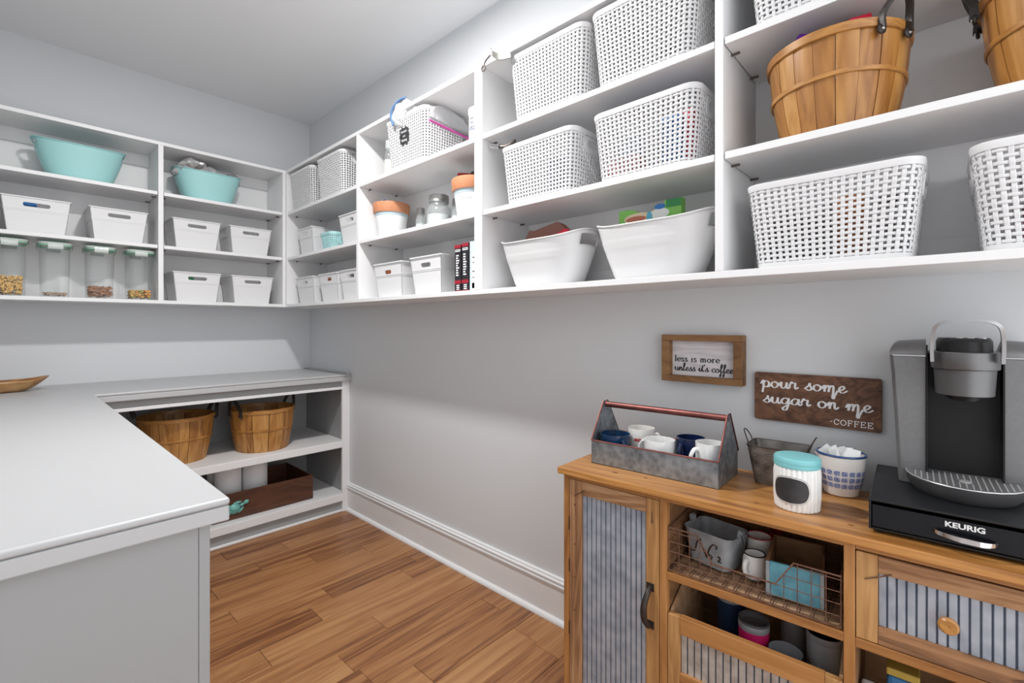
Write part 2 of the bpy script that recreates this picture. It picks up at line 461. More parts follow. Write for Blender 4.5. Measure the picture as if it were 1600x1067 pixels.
ROM = {
    'l': (.5, [[(.22, 0), (.22, 1.65)], [(.02, 0), (.42, 0)], [(.04, 1.58), (.22, 1.65)]]),
    'e': (.85, [[(.1, .52), (.74, .52), (.68, .85), (.42, 1.0), (.1, .72), (.1, .28), (.42, .0), (.75, .2)]]),
    's': (.72, [[(.58, .78), (.35, 1.0), (.12, .8), (.3, .56), (.55, .4), (.6, .16), (.34, 0), (.06, .22)]]),
    'i': (.5, [[(.22, 0), (.22, .98)], [(.02, 0), (.42, 0)], [(.04, .94), (.22, .98)], [(.2, 1.45), (.22, 1.5)]]),
    'm': (1.5, [[(.2, 0), (.2, .98)], [(.2, .72), (.45, .98), (.68, .75), (.7, 0)], [(.7, .72), (.95, .98), (1.18, .75), (1.2, 0)], [(.02, 0), (.38, 0)], [(.54, 0), (.86, 0)], [(1.04, 0), (1.38, 0)]]),
    'o': (.95, [[(.45, 1.0), (.1, .72), (.1, .28), (.45, 0), (.8, .28), (.8, .72), (.45, 1.0)]]),
    'r': (.75, [[(.2, 0), (.2, .98)], [(.2, .65), (.42, .96), (.66, .88)], [(.02, 0), (.42, 0)], [(.02, .96), (.2, .98)]]),
    'C': (1.0, [[(.82, .72), (.5, 1.0), (.12, .72), (.12, .28), (.5, 0), (.84, .26)], [(.84, .66), (.84, .98)]]),
    'O': (1.05, [[(.5, 1.0), (.1, .72), (.1, .28), (.5, 0), (.9, .28), (.9, .72), (.5, 1.0)]]),
    'F': (.95, [[(.2, 0), (.2, 1)], [(.05, 1), (.8, 1)], [(.8, 1), (.8, .78)], [(.2, .52), (.6, .52)], [(.6, .64), (.6, .40)], [(.05, 0), (.4, 0)]]),
    'E': (1.0, [[(.2, 0), (.2, 1)], [(.05, 1), (.82, 1)], [(.82, 1), (.82, .78)], [(.2, .52), (.6, .52)], [(.6, .64), (.6, .40)], [(.05, 0), (.85, 0)], [(.85, 0), (.85, .22)]]),
    'U': (1.05, [[(.18, 1), (.18, .35), (.5, 0), (.82, .35), (.82, 1)], [(.02, 1), (.34, 1)], [(.66, 1), (.98, 1)]]),
    'R': (1.05, [[(.2, 0), (.2, 1)], [(.05, 1), (.55, 1), (.8, .78), (.55, .52), (.2, .52)], [(.5, .52), (.85, 0), (.98, 0)], [(.05, 0), (.4, 0)]]),
    'S': (.85, [[(.68, .78), (.4, 1.0), (.14, .78), (.38, .54), (.66, .3), (.4, 0), (.1, .24)], [(.7, .74), (.7, .96)], [(.08, .04), (.08, .3)]]),
    'M': (1.3, [[(.2, 0), (.25, 1)], [(.25, 1), (.62, .2)], [(.62, .2), (1.0, 1)], [(1.0, 1), (1.05, 0)]]),
    'Y': (1.0, [[(.1, 1), (.48, .5)], [(.86, 1), (.48, .5)], [(.48, .5), (.48, 0)], [(.3, 0), (.66, 0)]]),
    '-': (.55, [[(.05, .5), (.42, .5)]]), ' ': (.55, []),
}


def write(text, font, size, thick, thin, curved=True, space=0.0, smooth_rom=True):
    """lettering as flat ribbons in the x-y plane; returns (list of strips, width)"""
    strips = []; x = 0.0
    for ch in text:
        adv, strokes = font[ch]
        for st in strokes:
            if len(st) > 2:
                P = spline(st, 7)
            else:
                P = [Vector((a, b, 0)) for a, b in st]
            P = [Vector(((p.x + x) * size, p.y * size, 0)) for p in P]
            L = []; R = []
            for i, p in enumerate(P):
                a = P[max(0, i - 1)]; b = P[min(len(P) - 1, i + 1)]
                t = (b - a)
                if t.length < 1e-9: t = Vector((1, 0, 0))
                t.normalize()
                w = thin + (thick - thin) * (abs(t.y) ** 1.5 if len(st) > 2 or abs(t.y) > .3 else 0)
                nrm = Vector((-t.y, t.x, 0)) * w / 2
                L.append(p + nrm); R.append(p - nrm)
            strips.append((L, R))
        x += adv + space
    return strips, x * size


def lettering(name, m, parent, strips, fn):
    """fn maps (x, y, h) on the flat sheet to a point on the thing"""
    mb = MB()
    for k, (L, R) in enumerate(strips):
        n = len(L); h = 0.0006 + 0.00004 * (k % 5)
        v = []; f = []
        for i, (l, r) in enumerate(zip(L, R)):
            h = .0006 + .00012 * (k % 4) + .0007 * i / n
            v += [fn(l.x, l.y, 0), fn(l.x, l.y, h), fn(r.x, r.y, h), fn(r.x, r.y, 0)]
        for i in range(n - 1):
            for j in range(4):
                q = (j + 1) % 4
                f.append((i * 4 + j, i * 4 + q, (i + 1) * 4 + q, (i + 1) * 4 + j))
        f.append((0, 1, 2, 3)); f.append(tuple((n - 1) * 4 + j for j in (3, 2, 1, 0)))
        mb.add(v, f)
    return mb.build(name, m, parent)


def font_text(name, text, m, parent, size, fn, offset=0.0, depth=0.0006):
    cu = bpy.data.curves.new('t', 'FONT'); cu.body = text; cu.size = size; cu.offset = offset
    cu.extrude = 0.0; cu.align_x = 'CENTER'; cu.resolution_u = 4
    ob = bpy.data.objects.new('t', cu); COL.objects.link(ob)
    dg = bpy.context.evaluated_depsgraph_get()
    me = ob.evaluated_get(dg).to_mesh()
    vs_ = [v.co.copy() for v in me.vertices]; fs = [tuple(p.vertices) for p in me.polygons]
    ob.evaluated_get(dg).to_mesh_clear()
    bpy.data.objects.remove(ob); bpy.data.curves.remove(cu)
    mb = MB().add([fn(v.x, v.y, depth) for v in vs_], fs)
    return mb.build(name, m, parent)


# ================================================================== THE ROOM
XL, YF, ZC = -1.95, -4.3, 2.74


def struct(name, m, x0, x1, y0, y1, z0, z1):
    o = bx(name, m, None, x0, x1, y0, y1, z0, z1, 0)
    o['kind'] = 'structure'
    return o


tag(struct('wall_back', 'wall', XL - .1, .1, 0, .1, 0, ZC), 'light grey painted back wall behind the white corner shelves')
tag(struct('wall_right', 'wall', 0, .1, YF, 0, 0, ZC), 'light grey painted side wall behind the long white shelves')
tag(struct('wall_left', 'wall', XL - .1, XL, YF, 0, 0, ZC), 'light grey painted wall behind the long counter')
tag(struct('ceiling', 'ceiling', XL - .1, .1, YF, .1, ZC, ZC + .08), 'pale grey painted ceiling')

floor = thing('floor', 'brown oak plank floor', None, kind='structure')
bx('subfloor', 'gap', floor, XL, 0, YF, 0, -.03, -.0065, 0)
JOINTS = {0: [-.691], 1: [-.466, -.918], 2: [-.222], 3: [-.9155], 4: [-.109, -.561], 5: [-.217, -.6675], 6: [-.915], 7: [-.5155],
          8: [-.727], 9: [-.1125], 10: [-.5645], 11: [-.1655]}
PW = 0.1225
rf = random.Random(3)
for k in range(-3, 28):
    y1 = -.905 - PW * k; y0 = y1 - PW
    j = sorted(JOINTS.get(k, [-rf.uniform(.15, .9)]), reverse=True)
    while j[-1] > -1.5: j.append(j[-1] - rf.uniform(.45, .95))
    j = [0.0] + [q for q in j if q > XL + .12] + [XL]
    for a, b in zip(j[:-1], j[1:]):
        dz = rf.uniform(-.0005, .0005)
        bx('plank', 'floor', floor, b + .0006, a - .0006, y0 + .0005, y1 - .0005, -.015, dz, .0016)

bb = thing('baseboard_right', 'tall white baseboard with stepped cap along the side wall', None, kind='structure')
Y0, Y1 = YF, -.617


def extrude_y(name, prof, m, parent, y0, y1):
    v = [(x, y0, z) for x, z in prof] + [(x, y1, z) for x, z in prof]
    n = len(prof)
    f = [tuple(range(n)), tuple(range(2 * n - 1, n - 1, -1))] + [(i, n + i, n + (i + 1) % n, (i + 1) % n) for i in range(n)]
    return MB().add(v, f).build(name, m, parent)


extrude_y('board', [(0, 0), (-.016, 0), (-.016, .142), (-.014, .146), (0, .146)], 'trim', bb, Y0, Y1)
extrude_y('cap', [(0, .146), (-.0195, .146), (-.023, .149), (-.023, .155), (-.0155, .157), (-.0155, .1605), (-.020, .163), (-.0205, .170), (-.0135, .1725), (-.0125, .1755), (-.013, .180), (0, .182)], 'trim', bb, Y0, Y1)
extrude_y('shoe', [(-.016, 0), (-.032, 0), (-.0315, .006), (-.028, .013), (-.022, .018), (-.016, .0195)], 'trim', bb, Y0, Y1)

# recessed ceiling downlight (above the frame) that lights the room
dl = thing('recessed_downlight', 'round white recessed downlight in the ceiling', 'ceiling light', (-.97, -2.02, ZC))
MB().lathe([(.078, -.001), (.078, -.008), (.098, -.006), (.104, -.001)], 40).build('trim_ring', 'white', dl, smooth=True)
me_, nt_, pp_ = _nodes('lamp_lens')
pp_.inputs['Emission Color'].default_value = (1, .965, .92, 1)
pp_.inputs['Emission Strength'].default_value = 6
MB().lathe([(.0, -.001), (.077, -.001), (.077, -.004), (.0, -.006)], 32).build('lens', me_, dl, smooth=True)

# ================================================================== WALL SHELVES
ZB, ZB1, Z2, ZU, ZT0, ZT = 1.350, 1.369, 1.681, 1.982, 2.245, 2.264
SD = 0.287
TH = 0.019


def shelf_unit(label, axis, lo, hi, dividers, bays, cleat_low=False):
    """axis 'x': along the back wall; axis 'y': along the right wall. lo/hi along that wall"""
    t = thing('open_shelf_unit', label, 'shelf', ((lo + hi) / 2, -SD / 2, ZB) if axis == 'x' else (-SD / 2, (lo + hi) / 2, ZB))
    c = (lo + hi) / 2

    def bd(name, a0, a1, d0, d1, z0, z1, m='white', bev=.0012):
        # a along the wall, d = distance from the wall
        if axis == 'x':
            return bx(name, m, t, a0 - c, a1 - c, -d1 + SD / 2, -d0 + SD / 2, z0 - ZB, z1 - ZB, bev)
        return bx(name, m, t, -d1 + SD / 2, -d0 + SD / 2, a0 - c, a1 - c, z0 - ZB, z1 - ZB, bev)
    bd('bottom_board', lo, hi, 0.001, SD, ZB, ZB1)
    bd('top_board', lo, hi, 0.001, SD, ZT0, ZT)
    bd('back_panel', lo, hi, 0.001, .006, ZB1, ZT0, bev=0)
    for a0, a1 in dividers:
        bd('divider', a0, a1, .006, SD, ZB1, ZT0)
    for a0, a1 in bays:
        bd('cleat', a0, a1, .006, .022, 2.176, ZT0)
        if cleat_low: bd('cleat', a0, a1, .006, .018, ZB1, ZB1 + .068)
        for z in (Z2, ZU):
            bd('shelf', a0 + .0025, a1 - .0025, .007, SD - .003, z - TH, z)
            for d in (.06, .225):
                for s0, s1 in ((a0, a0 + .022), (a1 - .022, a1)):
                    if axis == 'x': p0, p1 = (s0 - c, -d + SD / 2, z - TH - .0045 - ZB), (s1 - c, -d + SD / 2, z - TH - .0045 - ZB)
                    else: p0, p1 = (-d + SD / 2, s0 - c, z - TH - .0045 - ZB), (-d + SD / 2, s1 - c, z - TH - .0045 - ZB)
                    MB().tube([p0, p1], .0032, 6).build('shelf_pin', 'pin', t)
    return t


shelf_unit('white open shelf unit on the back wall holding teal tubs and food containers', 'x', XL, 0,
           [(-.306, -.287), (-.981, -.957), (-1.650, -1.626)], [(-.957, -.306), (-1.626, -.981), (XL, -1.650)])
shelf_unit('white open shelf unit on the side wall next to the room corner', 'y', -2.172, -SD,
           [(-.306, -SD), (-1.243, -1.219), (-2.172, -2.152)], [(-1.219, -.306), (-2.152, -1.243)])
shelf_unit('white open shelf unit above the coffee station', 'y', -4.075, -2.172,
           [(-2.197, -2.172), (-3.1155, -3.094), (-4.075, -4.053)], [(-3.094, -2.197), (-4.053, -3.1155)], True)

# ================================================================== COUNTER AND BASE CABINETS
ct = thing('countertop', 'white painted L shaped countertop with rounded edge', 'countertop', (-1.0, -.6, .862))
poly = [(XL, -.001), (-.001, -.001), (-.001, -.6377), (-1.284, -.6377), (-1.284, -2.57), (XL, -2.57)]
pl = [(x + 1.0, y + .6) for x, y in poly]
MB().prism(pl, .0288, .043).build('top_slab', 'counter', ct, bevel=.0055, seg=4)
pb = [(XL, -.001), (-.001, -.001), (-.001, -.6367), (-1.285, -.6367), (-1.285, -2.569), (XL, -2.569)]
MB().prism([(x + 1.0, y + .6) for x, y in pb], 0, .0285).build('edge_band', 'counter', ct, bevel=.003)
bx('end_strip', 'counter', ct, .965, .998, -.037, .598, .0435, .0495, .002)

bc = thing('base_cabinet', 'white open base cabinet with two shelves below the back counter', 'cabinet', (-.65, -.3, 0))


def bcx(name, x0, x1, y0, y1, z0, z1, m='white', bev=.0015):
    return bx(name, m, bc, x0 + .65, x1 + .65, y0 + .3, y1 + .3, z0, z1, bev)


bcx('stile', -.053, -.001, -.615, -.596, 0, .8615)
bcx('stile', -1.305, -1.255, -.615, -.596, 0, .8615)
bcx('top_rail', -1.255, -.053, -.603, -.590, .8245, .8615, 'cabinet')  # darker than the stiles: shade under the counter overhang put into its paint
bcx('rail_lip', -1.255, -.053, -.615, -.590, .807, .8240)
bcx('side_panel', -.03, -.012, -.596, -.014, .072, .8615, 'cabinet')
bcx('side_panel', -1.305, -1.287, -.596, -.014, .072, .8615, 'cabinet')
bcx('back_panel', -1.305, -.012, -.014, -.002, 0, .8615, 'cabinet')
bcx('shelf', -1.287, -.03, -.596, -.015, .446, .466)
bcx('shelf_nosing', -1.255, -.053, -.618, -.597, .424, .466, 'white', .003)
bcx('bottom_shelf', -1.287, -.03, -.596, -.015, .10, .12)
bcx('bottom_nosing', -1.255, -.053, -.618, -.597, .072, .12, 'white', .003)
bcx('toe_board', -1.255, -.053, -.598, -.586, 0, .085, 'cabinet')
bcx('shoe_strip', -1.255, -.053, -.613, -.5985, .0005, .016, 'trim', .004)

pc = thing('base_cabinet', 'white base cabinet with plain end panel below the long counter', 'cabinet', (-1.63, -1.6, 0))


def pcx(name, x0, x1, y0, y1, z0, z1, m='cabinet', bev=.0015):
    return bx(name, m, pc, x0 + 1.63, x1 + 1.63, y0 + 1.6, y1 + 1.6, z0, z1, bev)


pcx('end_panel', XL + .002, -1.3276, -2.5395, -2.52, 0, .8615)
pcx('corner_stile', -1.3275, -1.3095, -2.541, -2.50, 0, .8615)
pcx('back_panel', XL + .002, XL + .014, -2.52, -.62, 0, .8615)
pcx('end_panel', XL + .014, -1.33, -.68, -.662, .1, .8615)
pcx('top_rail', -1.3275, -1.3095, -2.50, -.62, .807, .8615, 'white')
pcx('stile', -1.3275, -1.3095, -.70, -.62, 0, .807, 'white')
pcx('stile', -1.3275, -1.3095, -1.62, -1.57, .12, .807, 'white')
pcx('shelf', XL + .014, -1.3285, -2.52, -.68, .446, .466, 'white')
pcx('shelf_nosing', -1.3275, -1.3065, -2.50, -1.62, .424, .466, 'white')
pcx('shelf_nosing', -1.3275, -1.3065, -1.57, -.70, .424, .466, 'white')
pcx('bottom_shelf', XL + .014, -1.3285, -2.52, -.68, .10, .12, 'white')
pcx('bottom_nosing', -1.3275, -1.3065, -2.50, -.70, .072, .12, 'white')
pcx('toe_board', -1.345, -1.333, -2.52, -.62, 0, .098)

# ================================================================== STORAGE MAKERS
RB = 0.0            # things on the back wall face -Y
RR = -PI / 2        # things on the side wall face -X
BACK_GROUP = None


def make_bin(label, loc, rz, w=.245, h=.172, d=.235, wb=None, slot_w=.10, ribs=True, slotz=.80, group='white plastic storage bins'):
    t = thing('storage_bin', label, 'bin', loc, rz, group)
    wb = wb or w * .84; db = d * .84; th = .0025
    mb = MB()

    def wall(sgn, width, widthb, off, offb, rot, hole):
        # trapezoid wall with a grip slot; a across, b up
        out = [(-.5, 0), (.5, 0), (.5, 1), (-.5, 1)]
        holes = [slot(0, slotz, slot_w / width, .022 / h * 1.0)] if hole else []
        # the slot is round in metres
        if hole:
            holes = [[(x / width, slotz + y / h) for x, y in rrect(slot_w, .020, .0095, 4)]]

        def fn(a, b, hh):
            ww = widthb + (width - widthb) * b
            oo = offb + (off - offb) * b
            x, y = a * ww, -(oo) + hh
            return (rot @ Vector((x, y, b * h)))[:]
        mb.prism(out, 0, th, holes, fn)
    I = Matrix.Identity(3)
    R180 = Matrix.Rotation(PI, 3, 'Z'); R90 = Matrix.Rotation(PI / 2, 3, 'Z'); R270 = Matrix.Rotation(-PI / 2, 3, 'Z')
    wall(1, w, wb, d / 2, db / 2, I, True)
    wall(1, w, wb, d / 2, db / 2, R180, True)
    wall(1, d, db, w / 2, wb / 2, R90, False)
    wall(1, d, db, w / 2, wb / 2, R270, False)
    mb.box(-wb / 2, wb / 2, -db / 2, db / 2, 0, th)
    mb.build('body', 'bin', t)
    o = rrect(w + .010, d + .010, .010, 3); i = rrect(w - .006, d - .006, .004, 3)
    MB().prism(o, h - .004, h + .002, [i]).build('rim', 'bin', t, bevel=.0012)
    if ribs:
        for zf in (.66, .62):
            s = wb + (w - wb) * zf; e = db + (d - db) * zf
            MB().prism(rrect(s + .003, e + .003, .003, 2), h * zf - .0015, h * zf + .0015, [rrect(s - .002, e - .002, .001, 2)]).build('rib', 'bin', t)
    return t


def grid_shell(fo, fi, U, V, hole=None):
    """double-skinned open shell from fo(u,v), fi(u,v) on a closed-u grid; cells where hole(u,v) is true are cut through"""
    nu, nv = len(U), len(V)
    v = []; f = []
    for fn in (fo, fi):
        for j in range(nv):
            for i in range(nu): v.append(fn(U[i], V[j]))
    n = nu * nv

    def cut(i, j):
        if hole is None or not (0 <= j < nv - 1): return False
        ua = U[i % nu]; ub = U[(i + 1) % nu]
        if ub < ua: ub += 1.0
        return hole(((ua + ub) / 2) % 1.0, (V[j] + V[j + 1]) / 2)
    for j in range(nv - 1):
        for i in range(nu):
            k = (i + 1) % nu
            a, b, c, d = j * nu + i, j * nu + k, (j + 1) * nu + k, (j + 1) * nu + i
            if cut(i, j):
                if not cut(i - 1, j): f.append((a, d, n + d, n + a))
                if not cut(i + 1, j): f.append((c, b, n + b, n + c))
                if not cut(i, j - 1): f.append((b, a, n + a, n + b))
                if not cut(i, j + 1): f.append((d, c, n + c, n + d))
                continue
            f.append((a, b, c, d)); f.append((n + d, n + c, n + b, n + a))
    for i in range(nu):
        k = (i + 1) % nu
        j = nv - 1
        f.append((j * nu + i, j * nu + k, n + j * nu + k, n + j * nu + i))
    f.append(tuple(range(nu - 1, -1, -1))); f.append(tuple(n + q for q in range(nu)))
    return v, f


def make_tub(label, loc, rz, m='bin', w=.40, d=.262, h=.165, rise=.032, ridges=True, group='oval plastic tubs with grip holes'):
    t = thing('oval_tub', label, 'tub', loc, rz, group)
    U = [i / 72 for i in range(72)]
    V = [0, .06, .12, .2, .3, .4, .5, .58, .62, .66, .70, .74, .78, .82, .86, .90, .94, 1.0]

    def P(u, v, off):
        a = 2 * PI * u
        k = .66 + .34 * v ** .9
        if ridges:
            for c in (.12, .62, .70):
                off = off + .0014 * math.exp(-((v - c) / .022) ** 2)
        ca, sa = math.cos(a), math.sin(a)
        e = 2 / 2.4
        x = (w / 2 * k + off) * math.copysign(abs(ca) ** e, ca)
        y = (d / 2 * (.70 + .30 * v) + off) * math.copysign(abs(sa) ** e, sa)
        z = v * (h + rise * (abs(ca) ** 3) * v ** 2)
        return (x, y, z)

    def hole(u, v):
        du = min(abs(u - 0), abs(u - 1), abs(u - .5))
        return du < .052 and .77 < v < .93
    v, f = grid_shell(lambda u, v: P(u, v, 0), lambda u, v: P(u, v if v > .01 else .012, -.0028), U, V, hole)
    MB().add(v, f).build('body', m, t, smooth='full')
    rim = [P(i / 72, 1.0, .0006) for i in range(72)]
    MB().tube(rim, .0032, 6, closed=True).build('rim', m, t, smooth='full')
    return t


def weave_mesh(w, d, h, wb, db, pitch, rowp, fine, z0=.012, ztop=.014, r=.035):
    """plain weave of strands round a tapered box; returns an MB"""
    per = 2 * (w + d) - 8 * r + 2 * PI * r
    n = int(round(per / pitch / 2)) * 2
    zlo, zhi = z0, h - ztop
    rows = max(4, int(round((zhi - zlo) / rowp)))
    base = rrect(w, d, r, 6)
    base = base + [base[0]]
    cum = [0]
    for a, b in zip(base[:-1], base[1:]): cum.append(cum[-1] + math.hypot(b[0] - a[0], b[1] - a[1]))
    tot = cum[-1]

    def pos(fr, z, off):
        s = (fr % 1.0) * tot
        lo, hi = 0, len(cum) - 1
        while hi - lo > 1:
            mid = (lo + hi) // 2
            if cum[mid] <= s: lo = mid
            else: hi = mid
        a, b = base[lo], base[lo + 1]
        q = (s - cum[lo]) / max(1e-9, cum[lo + 1] - cum[lo])
        x = a[0] + (b[0] - a[0]) * q; y = a[1] + (b[1] - a[1]) * q
        tx, ty = b[0] - a[0], b[1] - a[1]; l = math.hypot(tx, ty) or 1
        nx, ny = ty / l, -tx / l
        k = z / h
        sx = (wb + (w - wb) * k) / w; sy = (db + (d - db) * k) / d
        return (x * sx + nx * off, y * sy + ny * off, z)
    A = .0016
    hv = pitch * .285; hh = rowp * .265
    if fine:
        prof = [(-1, 0), (-.55, .0013), (0, .0003), (.55, .0013), (1, 0), (.8, -.0012), (-.8, -.0012)]
    else:
        prof = [(-1, 0), (-.5, .0011), (.5, .0011), (1, 0), (0, -.0012)]
    dz = (zhi - zlo) / rows

    def skip(fr, z):
        # the grip slots in the short ends stay open
        x, y, _ = pos(fr, z, 0)
        return h > .15 and abs(y) < .040 and abs(x) > w * .35 and h - .053 < z < h - .032
    mb = MB()

    def runs(samples):
        cur = []
        for fr, z, ring in samples:
            if skip(fr, z):
                if len(cur) > 1: mb.loft(cur, True)
                cur = []
            else: cur.append(ring)
        if len(cur) > 1: mb.loft(cur, True)
    for j in range(n):
        fr = (j + .5) / n
        rings = []
        for i in range(2 * rows + 1):
            z = zlo + dz * i / 2
            off = 0 if i % 2 == 0 else (A if ((i // 2) + j) % 2 == 0 else -A)
            rings.append((fr, z, [pos(fr + a * hv / tot, z, off + b) for a, b in prof]))
        runs(rings)
    for i in range(rows):
        zc = zlo + dz * (i + .5)
        rings = []
        for q in range(2 * n + 1):
            fr = q / (2 * n)
            if q % 2 == 0: off = 0
            else: off = -A if (i + (q // 2)) % 2 == 0 else A
            rings.append((fr, zc, [pos(fr, zc + a * hh, off + b) for a, b in prof]))
        runs(rings)
    return mb, pos


_weave = {}


def make_basket(label, loc, rz, h=.225, w=.345, d=.25, m='weave', pitch=.0158, rowp=.0128, fine=True, name='woven_basket', cat='basket', group='white woven plastic baskets', inner=None):
    t = thing(name, label, cat, loc, rz, group)
    key = (h, w, d, pitch, rowp, fine, m)
    wb, db = w * .88, d * .88
    if key not in _weave:
        mb, pos = weave_mesh(w, d, h, wb, db, pitch, rowp, fine)
        o = mb.build('weave', m, t, smooth='full')
        o['kind'] = 'stuff'
        N = 96
        rings = []
        for q in range(N):
            fr = q / N
            rings.append([pos(fr, h - .016, .0005), pos(fr, h - .016, .0035), pos(fr, h - .004, .0055), pos(fr, h, .0045), pos(fr, h, -.001), pos(fr, h - .012, -.0025)])
        rings.append(rings[0])
        r_ = MB().loft(rings, True).build('rim', m, t, smooth=True)
        rings = []
        for q in range(N):
            fr = q / N
            rings.append([pos(fr, 0, -.003), pos(fr, 0, .0015), pos(fr, .012, .0025), pos(fr, .014, .0), pos(fr, .012, -.0025)])
        rings.append(rings[0])
        mb = MB().loft(rings, True)
        mb.prism([(x * .985, y * .985) for x, y in rrect(wb, db, .03, 4)], .001, .004)
        b_ = mb.build('base', m, t, smooth=True)
        hs = []
        for s in (-1, 1):
            # grip plate with a slot on each short end, set against the weave
            k = (h - .038) / h
            xo = (wb + (w - wb) * k) / 2

            def fn(a, b, hh, s=s):
                kk = b / h
                return (s * ((wb + (w - wb) * kk) / 2 + .0015 + hh), a, b)
            mb = MB().prism([(x, y + h - .045) for x, y in rrect(.115, .052, .012, 4)], 0, .004, [[(x, y + h - .043) for x, y in rrect(.082, .022, .0105, 4)]], fn)
            hs.append(mb.build('grip', m, t, bevel=.001))
        _weave[key] = [o, r_, b_] + hs
    else:
        for q in _weave[key]:
            c = q.copy(); COL.objects.link(c); c.parent = t
    return t


def make_bushel(label, loc, rz, R1=.146, R0=.113, H=.215, n=20, handles=(0.0, PI), hs=1.0, group='wooden bushel baskets', bow=.010, seedv=1):
    t = thing('bushel_basket', label, 'basket', loc, rz, group)
    rr = random.Random(seedv)
    th = .0028
    # stave: narrow at the foot, wide at the rim, slightly bowed; shared by all staves
    wa = 2 * PI / n
    me = None
    for k in range(n):
        a = wa * k + rr.uniform(-.012, .012)
        if me is None:
            rings = []
            for i in range(7):
                v = i / 6
                R = R0 + (R1 - R0) * v + bow * math.sin(PI * v) * .6
                hw = wa * .5 * .985 * (1.0 if v > .05 else .97)
                ring = []
                for q in (-1, -.33, .33, 1): ring.append(((R + (.0010 if abs(q) < .5 else 0)) * math.cos(q * hw), (R + (.0010 if abs(q) < .5 else 0)) * math.sin(q * hw), v * H))
                for q in (1, -1): ring.append(((R - th) * math.cos(q * hw), (R - th) * math.sin(q * hw), v * H))
                rings.append(ring)
            o = MB().loft(rings, True, True, True).build('stave', 'bushel', t, smooth=True)
            me = o.data
        else:
            o = bpy.data.objects.new('stave', me); COL.objects.link(o); o.parent = t
        o.rotation_euler = (0, 0, a)
        s = 1 + rr.uniform(-.008, .008)
        o.scale = (s, s, 1)

    def hoop(name, v, hgt, out, thick, m='bushel_hoop'):
        R = R0 + (R1 - R0) * v + bow * math.sin(PI * v) * .6 + out
        R2 = R + (R1 - R0) * hgt / H * .5
        rings = []
        for q in range(56):
            a = 2 * PI * q / 56; c, s = math.cos(a), math.sin(a)
            z = v * H
            rings.append([(R * c, R * s, z - hgt / 2), ((R + thick) * c, (R + thick) * s, z - hgt / 2 + .001), ((R2 + thick) * c, (R2 + thick) * s, z + hgt / 2 - .001), (R2 * c, R2 * s, z + hgt / 2)])
        rings.append(rings[0])
        return MB().loft(rings, True).build(name, m, t, smooth=True)
    hoop('rim_hoop', .955, .020, .0015, .0045)
    hoop('inner_hoop', .955, .020, -.0075, .004)
    hoop('middle_hoop', .52, .011, .0018, .003)
    MB().lathe([(0, .004), (R0 - .002, .004), (R0 - .002, .009), (0, .009)], 32).build('bottom', 'bushel', t)
    for ha in handles:
        ca, sa = math.cos(ha), math.sin(ha)
        R = R1 + .008
        half = .036 * hs / R
        pts = []
        P0 = Vector((R * math.cos(ha - half), R * math.sin(ha - half), H * .86)); P1 = Vector((R * math.cos(ha + half), R * math.sin(ha + half), H * .86))
        out = Vector((ca, sa, 0))
        ctrl = [P0, P0 + Vector((0, 0, H * .14)), P0 * .8 + P1 * .2 + out * .012 + Vector((0, 0, .062 * hs)), (P0 + P1) / 2 + out * .018 + Vector((0, 0, .088 * hs)), P1 * .8 + P0 * .2 + out * .012 + Vector((0, 0, .062 * hs)), P1 + Vector((0, 0, H * .14)), P1]
        S = spline(ctrl, 5)
        rings = []
        for i, p in enumerate(S):
            a = S[max(0, i - 1)]; b = S[min(len(S) - 1, i + 1)]
            tg = (b - a).normalized()
            side = out
            nn = tg.cross(side).normalized()
            w2 = .0115 * hs
            e = .0030
            rings.append([tuple(p + side * w2 + nn * e), tuple(p - side * w2 * .2 + nn * e * 1.4), tuple(p - side * w2 * .4 - nn * e), tuple(p + side * w2 - nn * e)])
        hdl = MB().loft(rings, True, True, True).build('handle', 'leather', t, smooth=True)
        for p in (P0, P1):
            mx = Matrix.Translation(p + out * .003) @ out.to_track_quat('Z', 'Y').to_matrix().to_4x4()
            MB().lathe([(.010, -.003), (.011, .001), (.008, .0035), (0, .0035)], 10, mx).build('handle_tab', 'leather', hdl, smooth=True)
            MB().lathe([(.0042, .003), (.0035, .0055), (0, .0065)], 10, mx).build('rivet', 'rivet', hdl, smooth=True)
    return t


# ================================================================== BACK WALL SHELVES
def at_b(x, y, z): return (x, y, z)


YB = -.1325
make_tub('empty teal oval tub on the top back shelf', (-1.295, -.152, ZU), RB, 'teal', .372, .25, .172, .022, False, 'teal oval tubs')
make_tub('teal oval tub filled with crumpled plastic bags', (-.708, -.152, ZU), RB, 'teal', .365, .25, .168, .022, False, 'teal oval tubs')
make_bin('white bin with a blue packet showing in its grip slot', (-1.462, YB, Z2), RB)
make_bin('white bin without coloured contents beside the bin with the blue packet', (-1.145, YB, Z2), RB)
make_bin('white bin above the bin with a green packet in its slot', (-.784, YB, Z2), RB)
make_bin('white bin on the middle back shelf next to the corner post', (-.4875, YB, Z2), RB)
make_bin('white bin with a green packet showing in its grip slot', (-.782, YB, ZB1), RB)
make_bin('white bin on the bottom back shelf next to the corner post', (-.4765, YB, ZB1), RB)

# packets glimpsed through the slots
def packet(name, label, cat, m, loc, size, rz=0.0, rx=0.0, ry=0.0, group=None):
    o = MB().box(-size[0] / 2, size[0] / 2, -size[1] / 2, size[1] / 2, -size[2] / 2, size[2] / 2).build(name, m, None, bevel=min(size) * .18)
    o.location = loc; o.rotation_euler = (rx, ry, rz)
    return tag(o, label, cat, group)


packet('food_packet', 'blue food packet inside a white bin', 'packet', col('blue_print', (.02, .17, .50)), (-1.497, -.165, Z2 + .081), (.075, .05, .155))
packet('food_packet', 'green food packet inside a white bin', 'packet', col('green_print', (.02, .16, .07)), (-.815, -.16, ZB1 + .078), (.06, .05, .148), .1)


